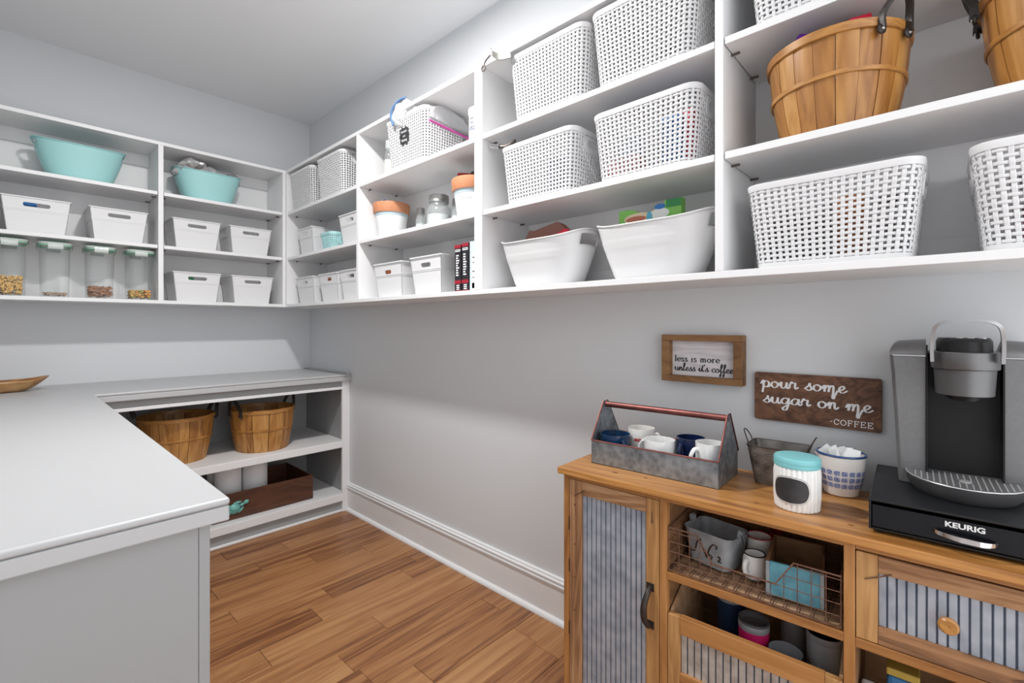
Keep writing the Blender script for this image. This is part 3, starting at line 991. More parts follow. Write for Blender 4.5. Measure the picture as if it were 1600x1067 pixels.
def crumple(name, label, cat, m, loc, size, seed, amp=.35, group=None, parent=None):
    rr = random.Random(seed)
    bm = bmesh.new()
    bmesh.ops.create_icosphere(bm, subdivisions=3, radius=1)
    from mathutils import noise
    off = Vector((seed * 3.1, seed * 1.7, seed))
    for v in bm.verts:
        n = noise.noise(v.co * 1.7 + off) + .6 * noise.noise(v.co * 4.1 + off) + .3 * noise.noise(v.co * 8.3 + off)
        v.co *= 1 + amp * n
        v.co = Vector((v.co.x * size[0], v.co.y * size[1], v.co.z * size[2]))
    me = bpy.data.meshes.new(name); bm.to_mesh(me); bm.free()
    me.materials.append(M[m] if isinstance(m, str) else m)
    o = bpy.data.objects.new(name, me); COL.objects.link(o); o.location = loc
    if parent: o.parent = parent
    return tag(o, label, cat, group)


M['bag_grey'] = clear('grey_bag', (.62, .61, .62), .6, .2, .75)
M['bag_dark'] = clear('smoky_bag', (.40, .38, .40), .6, .2, .7)
G = 'crumpled bags in the teal tub'
crumple('plastic_bag', 'clear crumpled bag with rust brown folds on top of the teal tub', 'bag', 'bag', (-.775, -.15, ZU + .21), (.075, .08, .045), 3, .4, G)
crumple('plastic_bag', 'pale grey crumpled bag hanging over the handle of the teal tub', 'bag', 'bag_grey', (-.845, -.16, ZU + .165), (.05, .07, .045), 5, .35, G)
crumple('bread_bag', 'rust brown bag crumpled behind the clear bags', 'bag', col('rust_wrap', (.33, .12, .045), .4), (-.755, -.10, ZU + .20), (.08, .04, .045), 8, .35, G)
crumple('plastic_bag', 'white rounded bundle among the crumpled bags', 'bag', 'bag', (-.700, -.17, ZU + .185), (.04, .06, .045), 11, .25, G)
crumple('plastic_bag', 'mid grey bag between white and smoky bags', 'bag', 'bag_grey', (-.645, -.16, ZU + .172), (.035, .06, .042), 12, .3, G)
crumple('plastic_bag', 'smoky dark crumpled bag at the end of the teal tub', 'bag', 'bag_dark', (-.575, -.15, ZU + .170), (.05, .06, .045), 14, .4, G)


def heap(name, label, cat, ms, x0, x1, y0, y1, z0, z1, n, r, seed, long=1.0, flat=1.0):
    rr = random.Random(seed)
    oct_ = [(1, 0, 0), (-1, 0, 0), (0, 1, 0), (0, -1, 0), (0, 0, 1), (0, 0, -1)]
    of = [(0, 2, 4), (2, 1, 4), (1, 3, 4), (3, 0, 4), (2, 0, 5), (1, 2, 5), (3, 1, 5), (0, 3, 5)]
    v = []; f = []; mi = []
    for k in range(n):
        c = Vector((rr.uniform(x0, x1), y0 + (y1 - y0) * rr.random() ** 1.7, z0 + (z1 - z0) * (rr.random() ** .8)))
        q = Matrix.Rotation(rr.uniform(0, 6.3), 3, 'Z') @ Matrix.Rotation(rr.uniform(-.9, .9), 3, 'X')
        s = r * rr.uniform(.75, 1.25)
        o = len(v); g = rr.randrange(len(ms))
        v += [tuple(c + q @ Vector((p[0] * s * long, p[1] * s, p[2] * s * flat))) for p in oct_]
        f += [tuple(i + o for i in t) for t in of]; mi += [g] * 8
    me = bpy.data.meshes.new(name); me.from_pydata(v, [], f)
    for m in ms: me.materials.append(M[m])
    me.polygons.foreach_set('material_index', mi)
    me.shade_smooth()
    o = bpy.data.objects.new(name, me); COL.objects.link(o)
    return tag(o, label, cat, None, 'stuff')


def make_container(label, x, fill):
    w, d, h = .112, .150, .258
    yc = -.185
    t = thing('food_container', label, 'container', (x, yc, ZB1), 0, 'clear tall food containers with green sealed lids')
    base = rrect(w, d, .022, 5); nb = len(base)

    def ring(k, z, inn=0.0): return [(px * (k - inn / w * 2), py * (k - inn / d * 2), z) for px, py in base]
    rings = [ring(.90, 0), ring(.94, .004), ring(.97, .12), ring(1.0, h), ring(1.0, h, .0012), ring(.97, .12, .0012), ring(.94, .006, .0012), ring(.90, .003, .0012)]
    MB().loft(rings, True, True, True).build('body', 'clear', t, smooth=True)
    MB().prism(rrect(w + .010, d + .010, .024, 5), h - .001, h + .006, [rrect(w - .012, d - .012, .018, 5)]).build('green_seal', 'seal', t, bevel=.0015)
    lid = MB().prism(rrect(w + .014, d + .014, .026, 5), h + .0065, h + .016).build('lid', 'lidclear', t, bevel=.004)
    MB().prism(rrect(w - .03, d - .03, .02, 5), h + .0165, h + .0215, [rrect(w - .046, d - .046, .015, 5)]).build('lid_ridge', 'seal', lid, bevel=.0015)
    for a in range(4):
        mx = Matrix.Rotation(PI / 2 * a, 4, 'Z')
        e = (d if a % 2 == 0 else w) / 2 + .006
        pts = spline([(0, -e, h + .014), (0, -e - .006, h + .008), (0, -e - .006, h - .008), (0, -e - .001, h - .018)], 3)
        rings = [[(-.028, p.y, p.z), (.028, p.y, p.z), (.024, p.y + .002, p.z - .0003), (-.024, p.y + .002, p.z - .0003)] for p in pts]
        MB().loft(rings, True, True, True, mx).build('latch', 'lidclear', t, smooth=True)
    if fill: fill(x - w * .37, x + w * .37, yc - d * .385, yc + d * .385, ZB1 + .011)
    return t


make_container('clear food container part filled with yellow puffed cereal', -1.555, lambda a, b, c, d, z: heap('puffed_cereal', 'yellow puffed cereal in a clear container', 'cereal', ['cereal', 'rotini_y'], a, b, c, d, z, z + .085, 620, .0062, 1))
make_container('clear food container with only a thin layer of oats', -1.396, lambda a, b, c, d, z: heap('oat_layer', 'thin layer of pale oats in a clear container', 'oats', ['oats'], a, b, c, d, z, z + .014, 500, .0036, 2, 1.2, .6))
make_container('clear food container part filled with brown pasta', -1.222, lambda a, b, c, d, z: heap('brown_pasta', 'brown penne pasta in a clear container', 'pasta', ['pasta'], a, b, c, d, z, z + .055, 420, .0042, 3, 3.6))
make_container('clear food container with orange and green pasta', -1.054, lambda a, b, c, d, z: heap('mixed_pasta', 'orange green and yellow pasta in a clear container', 'pasta', ['rotini', 'rotini_g', 'rotini_y', 'rotini'], a, b, c, d, z, z + .042, 380, .0055, 4, 1.8))

# ================================================================== SIDE WALL SHELVES, FIRST UNIT
XB = -.1345      # centre depth of the bins
XK = -.1445      # centre depth of the baskets
make_basket('white woven basket on the top shelf against the corner post', (-.1515, -.482, ZU), RR, .245, .33, .245, fine=False)
make_basket('white woven basket between the corner basket and the divider', (-.1515, -.874, ZU), RR, .245, .33, .245, fine=False)
make_bin('white bin beside the small teal basket and the corner post', (XB, -.500, Z2), RR, .205, .172, .235, slot_w=.075)
make_basket('small teal woven basket with open sides', (-.165, -.815, Z2), RR, .100, .165, .20, 'teal2', .0125, .0115, False, 'small_woven_basket', 'basket', 'small teal basket')
make_bin('white bin standing against the divider next to the small teal basket', (XB - .005, -1.085, Z2), RR, .235, .172, .235, slot_w=.085)
make_bin('white bin on the bottom shelf closest to the corner post', (XB, -.494, ZB1), RR, .250, .168, .235, slot_w=.08)
make_bin('white bin on the bottom shelf holding a red lidded can', (XB, -.816, ZB1), RR, .230, .168, .235, slot_w=.085)
make_bin('white bin on the bottom shelf holding grey boxes against the divider', (XB, -1.082, ZB1), RR, .235, .170, .235, slot_w=.09)

t = thing('food_can', 'white can with a red lid lying in a white bin', 'can', (-.15, -.80, ZB1 + .125), -PI / 2 + .35)
mx = Matrix.Rotation(PI / 2, 4, 'Y')
MB().lathe([(0, -.06), (.036, -.06), (.038, -.056), (.038, .056), (.036, .06), (0, .06)], 24, mx).build('body', 'ceramic', t, smooth=True)
MB().lathe([(.0385, -.066), (.040, -.062), (.040, -.042), (.0385, -.040), (.0385, -.05)], 24, mx).build('lid', col('red_lid', (.42, .05, .03), .4), t, smooth=True)
packet('sauce_packet', 'rust coloured packet inside the bin with the red lidded can', 'packet', col('rust_wrap', (.33, .12, .045), .4), (-.212, -.815, ZB1 + .077), (.018, .12, .145))
packet('grey_carton', 'grey and white carton sticking out of a bin by the divider', 'box', col('grey_card', (.42, .42, .43), .6), (-.125, -1.060, ZB1 + .105), (.04, .11, .19), .0)
packet('grey_carton', 'dark topped carton lying across the bin by the divider', 'box', col('dark_card', (.10, .10, .11), .5), (-.075, -1.09, ZB1 + .103), (.04, .12, .19), .0)

# second bay
bkM = make_basket('white woven basket with a black chalk label and zip bags draped over it', (-.1530, -1.650, ZU), RR, .245, .335, .25, fine=False)
# chalk label, moulded outline
lab = [(-.026, .022), (-.016, .026), (-.010, .033), (-.004, .026), (.004, .026), (.010, .033), (.016, .026), (.026, .022), (.024, .008), (.030, 0), (.024, -.008), (.026, -.022), (.016, -.026), (.010, -.033), (.004, -.026), (-.004, -.026), (-.010, -.033), (-.016, -.026), (-.026, -.022), (-.024, -.008), (-.030, 0), (-.024, .008)]


def lab_fn(a, b, h):
    z = .145 + b
    return (a, -(.25 * (.88 + .12 * z / .245)) / 2 - .0045 - h, z)


lb = MB().prism([(x * 1.35, y * 1.35) for x, y in lab], 0, .0015, (), lab_fn).build('chalk_label', 'chalk', bkM)
lb['label'] = 'black chalk label with white lettering'
for i, (tx, sz) in enumerate((('Sweets', .0165), ('and', .014), ('Baking', .0165))):
    font_text('lettering', tx, 'whiteink', lb, sz, lambda x, y, h, i=i: lab_fn(x, y + .014 - .020 * i, h + .0016), .0)

t = thing('spice_bottle', 'clear bottle with a white label beside the labelled basket', 'bottle', (-.20, -1.400, ZU))
MB().lathe([(0, 0), (.022, 0), (.0235, .004), (.0235, .13), (.019, .15), (.016, .155), (.016, .168), (0, .168)], 20).build('body', 'glass', t, smooth=True)
MB().lathe([(.0238, .02), (.0243, .02), (.0243, .105), (.0238, .105)], 20).build('paper_label', col('cream_label', (.75, .68, .60), .7), t, smooth=True)
MB().lathe([(0, .166), (.018, .166), (.019, .17), (.019, .203), (.017, .207), (0, .207)], 20).build('cap', 'lidclear', t, smooth=True)


def sheet(name, pts_rows, m, parent, th=.0014):
    """a draped sheet: rows of points, given a thickness along its normal"""
    R = len(pts_rows); C_ = len(pts_rows[0])
    P = [[Vector(p) for p in r] for r in pts_rows]
    v = []
    for s in (0, 1):
        for i in range(R):
            for j in range(C_):
                du = P[i][min(j + 1, C_ - 1)] - P[i][max(j - 1, 0)]; dv = P[min(i + 1, R - 1)][j] - P[max(i - 1, 0)][j]
                n = du.cross(dv)
                n = n.normalized() if n.length > 1e-9 else Vector((0, 0, 1))
                v.append(tuple(P[i][j] + n * th * (s - .5)))
    f = []; o = R * C_
    for i in range(R - 1):
        for j in range(C_ - 1):
            a, b, c, d = i * C_ + j, i * C_ + j + 1, (i + 1) * C_ + j + 1, (i + 1) * C_ + j
            f.append((a, b, c, d)); f.append((o + d, o + c, o + b, o + a))
    for i in range(R - 1):
        for j, w_ in ((0, 0), (C_ - 1, 1)):
            a, d = i * C_ + j, (i + 1) * C_ + j
            f.append((a, d, o + d, o + a))
    for j in range(C_ - 1):
        for i in (0, R - 1):
            a, b = i * C_ + j, i * C_ + j + 1
            f.append((a, b, o + b, o + a))
    return MB().add(v, f).build(name, m, parent, smooth='full')


rz_ = random.Random(5)
zb = thing('zip_bag', 'clear zip bag with a blue seal hanging over the basket rim', 'bag', (-.29, -1.60, ZU + .21))
zl = [(-.004, .012, -.004), (-.012, .020, .030), (-.014, .010, .062), (-.010, -.018, .088), (-.004, -.050, .100), (.0, -.085, .098)]
S = spline(zl, 4)
rows = []
for k in range(6):
    q = k / 5
    rows.append([(p.x + .02 * q + .006 * math.sin(7 * q + i * .9) + .0, p.y - (.05 + .02 * math.sin(i * .7)) * q, p.z - (p.z * .45 + .015) * q) for i, p in enumerate(S)])
sheet('film', rows, 'bag', zb)
MB().tube([(p.x - .002, p.y, p.z) for p in S], .0065, 6).build('blue_seal', col('blue_zip', (.10, .19, .36), .35), zb, smooth=True)
zb = thing('zip_bag', 'clear zip bag with a pink seal draped over the basket side', 'bag', (-.15, -1.838, ZU + .12))
rows = []
for k in range(7):
    q = k / 6
    rows.append([(-.125 + .23 * j / 8 + (.012 if q > .5 else 0) * q, -.004 * math.sin(j * 1.3 + k) - .006 * q, .046 + .013 * (j / 8 - .5) * -2 * (1 - q) + q * (.060 + .024 * math.sin(PI * (j / 8) ** .8)) - (0 if j < 5 else .006 * (j - 4) * q)) for j in range(9)])
sheet('film', rows, 'bag', zb, .003)
MB().tube([(-.128 + .235 * j / 8, -.010, .040 - .015 * j / 8) for j in range(9)], .0055, 6).build('pink_seal', col('pink_zip', (.52, .06, .30), .35), zb, smooth=True)
MB().tube([(-.128 + .235 * j / 8, -.010, .054 - .015 * j / 8) for j in range(9)], .0042, 6).build('grey_seal', col('grey_zip', (.30, .32, .33), .35), zb, smooth=True)

t = thing('starch_canister', 'white canister of corn starch behind the zip bag', 'canister', (-.16, -2.045, ZU))
MB().lathe([(0, 0), (.044, 0), (.045, .003), (.045, .155), (.044, .158), (0, .158)], 32).build('body', 'ceramic', t, smooth=True)
MB().lathe([(0, .157), (.046, .157), (.048, .160), (.048, .178), (.046, .182), (0, .182)], 32).build('lid', 'bin', t, smooth=True)


def cyl_fn(R, ang0, z0, sgn=1):
    return lambda x, y, h: ((R + h) * math.cos(ang0 + x / R * sgn), (R + h) * math.sin(ang0 + x / R * sgn), z0 + y)


font_text('lettering', 'Corn', col('blue_ink', (.03, .06, .16), .6), t, .034, cyl_fn(.0452, PI + .55, .112), .0003)
font_text('lettering', 'starch', col('blue_ink', (.03, .06, .16), .6), t, .034, cyl_fn(.0452, PI + .55, .082), .0003)
MB().lathe([(.0453, .03), (.0457, .03), (.0457, .034), (.0453, .034)], 32).build('stripe', col('gold_print', (.45, .33, .12), .5), t, smooth=True)


def make_pot(label, y, x=-.155, writing=False):
    t = thing('flower_pot', label, 'pot', (x, y, Z2), 0, 'white pots with terracotta rims')
    MB().lathe([(0, .003), (.062, .003), (.065, 0), (.068, .003), (.086, .140), (.082, .140), (.064, .012), (0, .012)], 48).build('body', 'potwhite', t, smooth=True)
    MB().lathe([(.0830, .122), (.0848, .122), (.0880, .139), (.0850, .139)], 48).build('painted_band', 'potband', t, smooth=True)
    MB().lathe([(.082, .138), (.0925, .138), (.094, .141), (.0976, .187), (.096, .190), (.089, .190), (.087, .187), (.083, .142)], 48).build('rim', 'terra', t, smooth=True)
    if writing:
        mb = MB()
        for row, (zz, hw) in enumerate(((.098, .034), (.072, .005), (.044, .027))):
            P = []
            n = max(4, int(hw * 2 / .004))
            for i in range(n + 1):
                xx = -hw + 2 * hw * i / n
                r = .068 + .018 * ((zz + .005 * math.sin(i * 2.1)) - .003) / .137 + .0010
                a = PI + .35 + xx / r
                P.append((r * math.cos(a), r * math.sin(a), zz + .005 * math.sin(i * 2.1)))
            mb.tube(P, .0011, 4)
        mb.build('lettering', 'whiteink', t)
    return t


make_pot('white pot with terracotta rim and packets sticking out', -1.352)
make_pot('white pot with terracotta rim holding a red packet', -1.985, -.14, True)
packet('tea_packet', 'white packet with a blue print standing in the pot', 'packet', col('packet_white', (.80, .80, .80), .6), (-.165, -1.312, Z2 + .168), (.038, .006, .12), -1.3, .18, group=None)
packet('tea_packet', 'small blue printed packet standing in the pot', 'packet', col('packet_blue', (.16, .24, .50), .6), (-.172, -1.318, Z2 + .168), (.020, .004, .11), -1.3, .18)
packet('paper_packet', 'cream paper packet with a pointed top in the pot', 'packet', col('packet_cream', (.76, .73, .68), .7), (-.155, -1.378, Z2 + .168), (.05, .006, .075), -1.6, .0, .75)
packet('red_packet', 'red foil packet lying in the pot with lettering', 'packet', col('red_foil', (.35, .02, .02), .35), (-.155, -1.980, Z2 + .192), (.09, .09, .035), .4, .15, .1)
packet('dark_packet', 'dark brown packet beside the red packet in the pot', 'packet', col('dark_foil', (.06, .03, .02), .35), (-.165, -2.035, Z2 + .188), (.045, .05, .05), .2, .1, .2)


def make_jar(label, x, y, r, h, flute=False, zs=Z2):
    t = thing('glass_jar', label, 'jar', (x, y, zs), 0, 'glass jars with grey metal lids')
    hb = h * .72
    MB().lathe([(0, .001), (r * .88, .001), (r * .97, .006), (r, .014), (r, hb * .70), (r * .94, hb * .86), (r * .74, hb), (r * .72, h * .80),
                (r * .69, h * .80), (r * .71, hb), (r * .90, hb * .85), (r * .96, hb * .69), (r * .96, .016), (r * .85, .008), (0, .006)], 32).build('body', 'glass', t, smooth=True)
    MB().lathe([(0, h), (r * .74, h), (r * .79, h - .003), (r * .79, h * .88), (r * .77, h * .87), (r * .79, h * .86), (r * .79, h * .79), (r * .75, h * .79), (0, h * .80)], 32).build('lid', 'jarlid', t, smooth=True)
    c = MB()
    c.lathe([(0, .010), (r * .84, .010), (r * .90, .02), (r * .90, hb * .62), (0, hb * .66)], 24)
    c.build('filling', col('white_sugar', (.78, .78, .79), .9), t, smooth=True)
    return t


make_jar('small glass jar with grey lid left of the big embossed jar', -.11, -1.552, .026, .147)
make_jar('big round glass jar with wide grey lid', -.13, -1.727, .061, .174)
make_jar('small glass jar with grey lid between the big jar and the pot', -.10, -1.825, .026, .147)

bP = make_bin('white bin with stepped ribs and a white cap poking out', (XB, -1.462, ZB1), RR, .252, .172, .235, slot_w=.062, slotz=.74)
make_bin('white bin with stepped ribs next to the dark boxes', (XB, -1.778, ZB1), RR, .232, .175, .235, slot_w=.075, slotz=.78)
t = thing('white_bottle', 'white bottle standing in a white bin with its cap showing', 'bottle', (-.16, -1.50, ZB1 + .005))
MB().lathe([(0, 0), (.022, 0), (.024, .004), (.024, .13), (.016, .15), (.016, .155), (0, .155)], 20).build('body', 'bin', t, smooth=True)
MB().lathe([(0, .153), (.020, .153), (.020, .182), (.018, .185), (0, .185)], 20).build('cap', 'bin', t, smooth=True)
packet('brown_packet', 'brown packet seen through the slot of a ribbed bin', 'packet', col('rust_wrap', (.33, .12, .045), .4), (-.195, -1.435, ZB1 + .079), (.045, .09, .145))


def make_box(label, y0, y1, h, main, accents, x0=-.252, depth=.19, name='baking_box', group='boxes beside the white bin'):
    w = abs(y1 - y0)
    t = thing(name, label, 'box', (x0 + depth / 2, (y0 + y1) / 2, ZB1), RR, group)
    bx('carton', main, t, -w / 2, w / 2, -depth / 2, depth / 2, 0, h, .001)
    for nm, a0, a1, z0, z1, m in accents:
        bx(nm, m, t, -w / 2 + w * a0, -w / 2 + w * a1, -depth / 2 - .0007, -depth / 2 - .0001, z0 * h, z1 * h, 0)
    return t


dk = col('box_black', (.018, .016, .02), .35); rd = col('box_red', (.33, .015, .03), .4); wt = col('box_white', (.80, .80, .80), .5)
rb_ = random.Random(9)
for k, (a, b) in enumerate(((-1.990, -2.030), (-2.036, -2.079))):
    acc = [('red_top', .0, 1.0, .93, 1.0, rd), ('white_badge', .1, .9, .855, .905, wt), ('red_badge', .15, .85, .875, .89, rd), ('red_band', 0, 1, .17, .245, rd), ('red_band', 0, 1, 0, .03, rd)]
    for q in range(9):
        acc.append(('print_mark', .22, .22 + rb_.uniform(.3, .55), .34 + q * .052, .34 + q * .052 + .030, wt))
    for q in range(3):
        acc.append(('print_mark', .3, .75, .045 + q * .04, .045 + q * .04 + .022, wt))
    make_box(('black and red box with white print next to the white bin', 'black and red box with white print next to the pale blue box')[k], b, a, (.200, .203)[k], dk, acc)
make_box('pale blue and white box against the shelf divider', -2.145, -2.086, .205, col('box_blue', (.62, .74, .80), .5),
         [('white_panel', .2, 1, .0, .78, wt), ('print_mark', .3, .85, .66, .68, dk), ('print_mark', .3, .8, .56, .575, dk), ('print_mark', .3, .85, .38, .40, dk), ('yellow_panel', .25, .6, .05, .16, col('box_yellow', (.55, .42, .08), .5)), ('print_mark', .3, .7, .26, .275, dk)])

# ================================================================== SIDE WALL SHELVES, SECOND UNIT
make_basket('white woven basket on the top shelf beside the hook and ring', (-.1535, -2.503, ZU), RR, .245, .345, .25)
make_basket('white woven basket on the top shelf against the upright between the two wide bays', (-.1535, -2.868, ZU), RR, .245, .345, .25)
make_basket('white woven basket with open grip slot beside the silver cylinder', (XK, -2.452, Z2), RR, .222, .345, .25)
make_basket('white woven basket with blue and red packs showing through', (XK, -2.868, Z2), RR, .222, .345, .25)
make_basket('white woven basket on the highest shelf above the bushel basket', (-.1535, -3.338, ZU), RR, .245, .345, .25)
make_basket('large white woven basket with dark packets showing through the weave', (XK, -3.338, ZB1), RR, .213, .345, .25)
make_basket('white woven basket with red contents on the lowest shelf', (XK, -3.757, ZB1), RR, .213, .345, .25)


def pack(label, m, x, y, z, size, rz=0.0, name='snack_packet'):
    return packet(name, label, 'packet', m, (x, y, z + size[2] / 2 + .006), size, rz)


pack('red snack packet inside the lowest basket by the frame end', col('bright_red', (.62, .01, .05), .4), -.19, -3.72, ZB1, (.06, .12, .10))
pack('dark brown snack packet inside the large lower basket', col('dark_card', (.10, .10, .11), .5), -.19, -3.27, ZB1, (.05, .13, .12))
pack('rust coloured snack packet inside the large lower basket', col('rust_wrap', (.33, .12, .045), .4), -.185, -3.38, ZB1, (.05, .06, .16))
pack('blue snack packet inside the basket with coloured packs', col('blue_print', (.02, .17, .50)), -.19, -2.94, Z2, (.05, .06, .17))
pack('red snack packet inside the basket with coloured packs', col('bright_red', (.62, .01, .05), .4), -.175, -2.985, Z2, (.05, .03, .18))
pack('pink snack packet inside the basket with coloured packs', col('pink_wrap', (.60, .18, .16), .4), -.19, -2.78, Z2, (.05, .12, .08))
pack('pale blue snack packet inside the basket with coloured packs', col('pale_blue', (.30, .42, .55), .5), -.185, -2.80, Z2 + .07, (.04, .06, .08))
pack('navy snack packet inside the basket beside the silver cylinder', col('navy_wrap', (.03, .05, .16), .4), -.19, -2.50, Z2, (.05, .05, .15))

t = thing('hanging_strap', 'grey strap with wire hook and ring jutting over the top basket', 'strap', (-.312, -2.31, ZU + .255))
S = spline([(.016, -.05, -.010), (.006, .0, -.003), (-.01, .022, .012), (-.006, .030, .026)], 5)
rings = []
for p in S: rings.append([(p.x - .002, p.y - .003, p.z - .013), (p.x + .004, p.y, p.z - .012), (p.x + .003, p.y + .003, p.z + .013), (p.x - .003, p.y, p.z + .012)])
MB().loft(rings, True, True, True).build('strap', col('grey_strap', (.22, .215, .20), .5, .2), t, smooth=True)
MB().tube(spline([(-.012, .028, .006), (-.016, .040, -.004), (-.014, .056, -.012), (-.012, .062, -.022)], 5), .0028, 6).build('wire_hook', 'pin', t, smooth=True)
MB().tube([(-.012 + .0, .066 + .0105 * math.cos(2 * PI * i / 14), -.030 + .0105 * math.sin(2 * PI * i / 14)) for i in range(14)], .0026, 6, closed=True).build('ring', 'pin', t, smooth=True)
t = thing('silver_tube', 'small silver cylinder with dark clip above the basket rim', 'tube', (-.255, -2.262, Z2 + .246))
MB().tube([(.0, .045, .010), (.0, -.004, -.006)], .0095, 14).build('cylinder', 'chrome', t, smooth=True)
MB().tube([(.0, -.006, -.006), (.004, -.026, -.010), (.01, -.05, -.006), (.01, -.075, .002)], .006, 8).build('clip', 'pin', t, smooth=True)

make_tub('white oval tub with brown and red packs inside', (-.150, -2.425, ZB1), RR)
make_tub('white oval tub with a green box of bags inside', (-.150, -2.868, ZB1), RR)
t = thing('paper_bag', 'folded brown paper bag sticking out of the white tub', 'bag', (-.165, -2.405, ZB1 + .040), RR)
MB().prism([(-.12, 0), (.12, 0), (.13, .17), (.095, .195), (.075, .205), (-.05, .185), (-.075, .190), (-.085, .178), (-.10, .160)], -.02, .02, (), lambda a, b, h: (a * (.74 + b * .7), h + b * .1, b)).build('bag', col('brown_paper', (.26, .125, .095), .7), t, bevel=.003)
t = thing('snack_box', 'bright red snack pack with white print leaning on the paper bag', 'packet', (-.20, -2.495, ZB1 + .095), RR)
MB().prism([(-.055, .0), (.075, .0), (.065, .098), (.05, .108), (-.055, .065)], -.012, .012, (), lambda a, b, h: (a, h, b)).build('pack', col('bright_red', (.62, .01, .05), .4), t, bevel=.002)
MB().prism([(-.050, .052), (-.02, .058), (.0, .075), (-.022, .072)], .0122, .0128, (), lambda a, b, h: (a, -h, b)).build('print_mark', wt, t)
t = thing('bag_box', 'green box of sandwich bags with torn cut-out top', 'box', (-.165, -2.858, ZB1 + .03), RR)
gl_ = col('box_green', (.20, .50, .09), .45); gd_ = col('box_dark_green', (.02, .22, .06), .45)
fnb = lambda a, b, h: (a, -h, b)
MB().prism([(-.115, 0), (.095, 0), (.098, .215), (.045, .215), (.040, .190), (-.03, .180), (-.055, .198), (-.085, .205), (-.115, .203)], -.018, .012, (), fnb).build('carton', gl_, t, bevel=.001)
MB().prism([(.050, .190), (.0975, .190), (.0978, .2145), (.050, .2145)], 0.0122, 0.0128, (), fnb).build('dark_panel', gd_, t)
MB().prism([(-.1148, .125), (.0955, .125), (.0955, .147), (-.1148, .147)], 0.0122, 0.0128, (), fnb).build('dark_panel', gd_, t)
el = lambda cx, cy, rx, ry: [(cx + rx * math.cos(2 * PI * i / 20), cy + ry * math.sin(2 * PI * i / 20)) for i in range(20)]
MB().prism(el(-.045, .172, .05, .017), 0.0129, 0.0134, (), fnb).build('bread_print', col('bread_print', (.75, .60, .42), .6), t)
MB().prism(el(-.052, .170, .036, .009), 0.0135, 0.0140, (), fnb).build('ham_print', col('ham_print', (.50, .16, .10), .6), t)
MB().prism(el(.028, .176, .032, .016), 0.0129, 0.0134, (), fnb).build('bag_print', wt, t)
MB().prism(el(-.006, .170, .009, .018), 0.0135, 0.0140, (), fnb).build('tag_print', col('cyan_print', (.10, .42, .60), .5), t)
MB().prism(el(.030, .197, .018, .008), 0.0135, 0.0140, (), fnb).build('badge_print', col('blue_print', (.02, .17, .50)), t)

make_bushel('wooden bushel basket with dark leather handle holding books and packs', (-.164, -3.342, Z2), RR, .144, .113, .214, 20, (-.62, -.62 + PI), 1.0, seedv=2)
make_bushel('wooden bushel basket standing past the one with books', (-.164, -3.745, Z2), RR, .146, .113, .214, 20, (PI - .1, -.1), 1.0, seedv=4)
packet('purple_box', 'purple box sticking out of the bushel basket', 'box', col('purple_print', (.16, .02, .36), .4), (-.205, -3.283, Z2 + .199), (.05, .030, .14), -1.0, -.05, .12)
packet('white_packet', 'white paper packet behind the purple box', 'packet', col('packet_white', (.80, .80, .80), .6), (-.172, -3.272, Z2 + .203), (.045, .010, .13), -1.1, -.05, .12)
packet('red_book', 'red book with white print sticking out of the bushel basket', 'book', col('bright_red', (.62, .01, .05), .4), (-.205, -3.410, Z2 + .180), (.05, .02, .165), -.9, .0, -.25)
packet('tan_box', 'tan box sticking out of the bushel basket behind the handle', 'box', col('tan_card', (.45, .25, .15), .6), (-.165, -3.415, Z2 + .178), (.04, .025, .165), -.9, .0, -.12)

# ================================================================== COUNTER AND NICHE THINGS
t = thing('dough_bowl', 'long shallow carved wooden bowl on the counter', 'bowl', (-1.60, -.225, .9052), .12)
U = [i / 40 for i in range(40)]
V = [0, .15, .35, .6, .85, 1.0]


def bowl(u, v, inn):
    a = 2 * PI * u; ca, sa = math.cos(a), math.sin(a)
    k = .52 + .48 * v ** .7
    e = .8
    x = (.185 * k - inn) * math.copysign(abs(ca) ** e, ca); y = (.085 * k - inn) * math.copysign(abs(sa) ** e, sa)
    return (x, y, (.052 + .016 * abs(ca) ** 3) * v + inn * .9 * (1 - v))


v_, f_ = grid_shell(lambda u, v: bowl(u, v, 0), lambda u, v: bowl(u, v, .009), U, V)
MB().add(v_, f_).build('shell', 'olive', t, smooth='full')

make_bushel('wooden bushel basket with leather handles beside the counter edge', (-.905, -.330, .466), RB, .182, .143, .255, 24, (0.15, PI - .15), 1.3, seedv=6)
make_bushel('wooden bushel basket with leather handles close to the cabinet side', (-.472, -.400, .466), RB, .178, .143, .255, 24, (.25, PI + .35), 1.3, seedv=8)

# paper towel rolls on the bottom shelf
for i, (x, y, lb_) in enumerate(((-.517, -.400, 'white paper towel roll next to the brown wooden box opening'), (-.664, -.400, 'white paper towel roll between two other rolls'), (-.664, -.250, 'white paper towel roll standing behind the other two in the box'))):
    t = thing('paper_towel_roll', lb_, 'paper towel', (x, y, .1315), 0, 'paper towel rolls on the bottom shelf')
    MB().lathe([(.022, .002), (.068, .002), (.070, .005), (.070, .268), (.068, .271), (.022, .271)], 36).build('paper', 'paper', t, smooth=True)
    MB().lathe([(.0195, .0), (.0215, .0), (.0215, .273), (.0195, .273)], 24).build('tube', 'card', t, smooth=True)

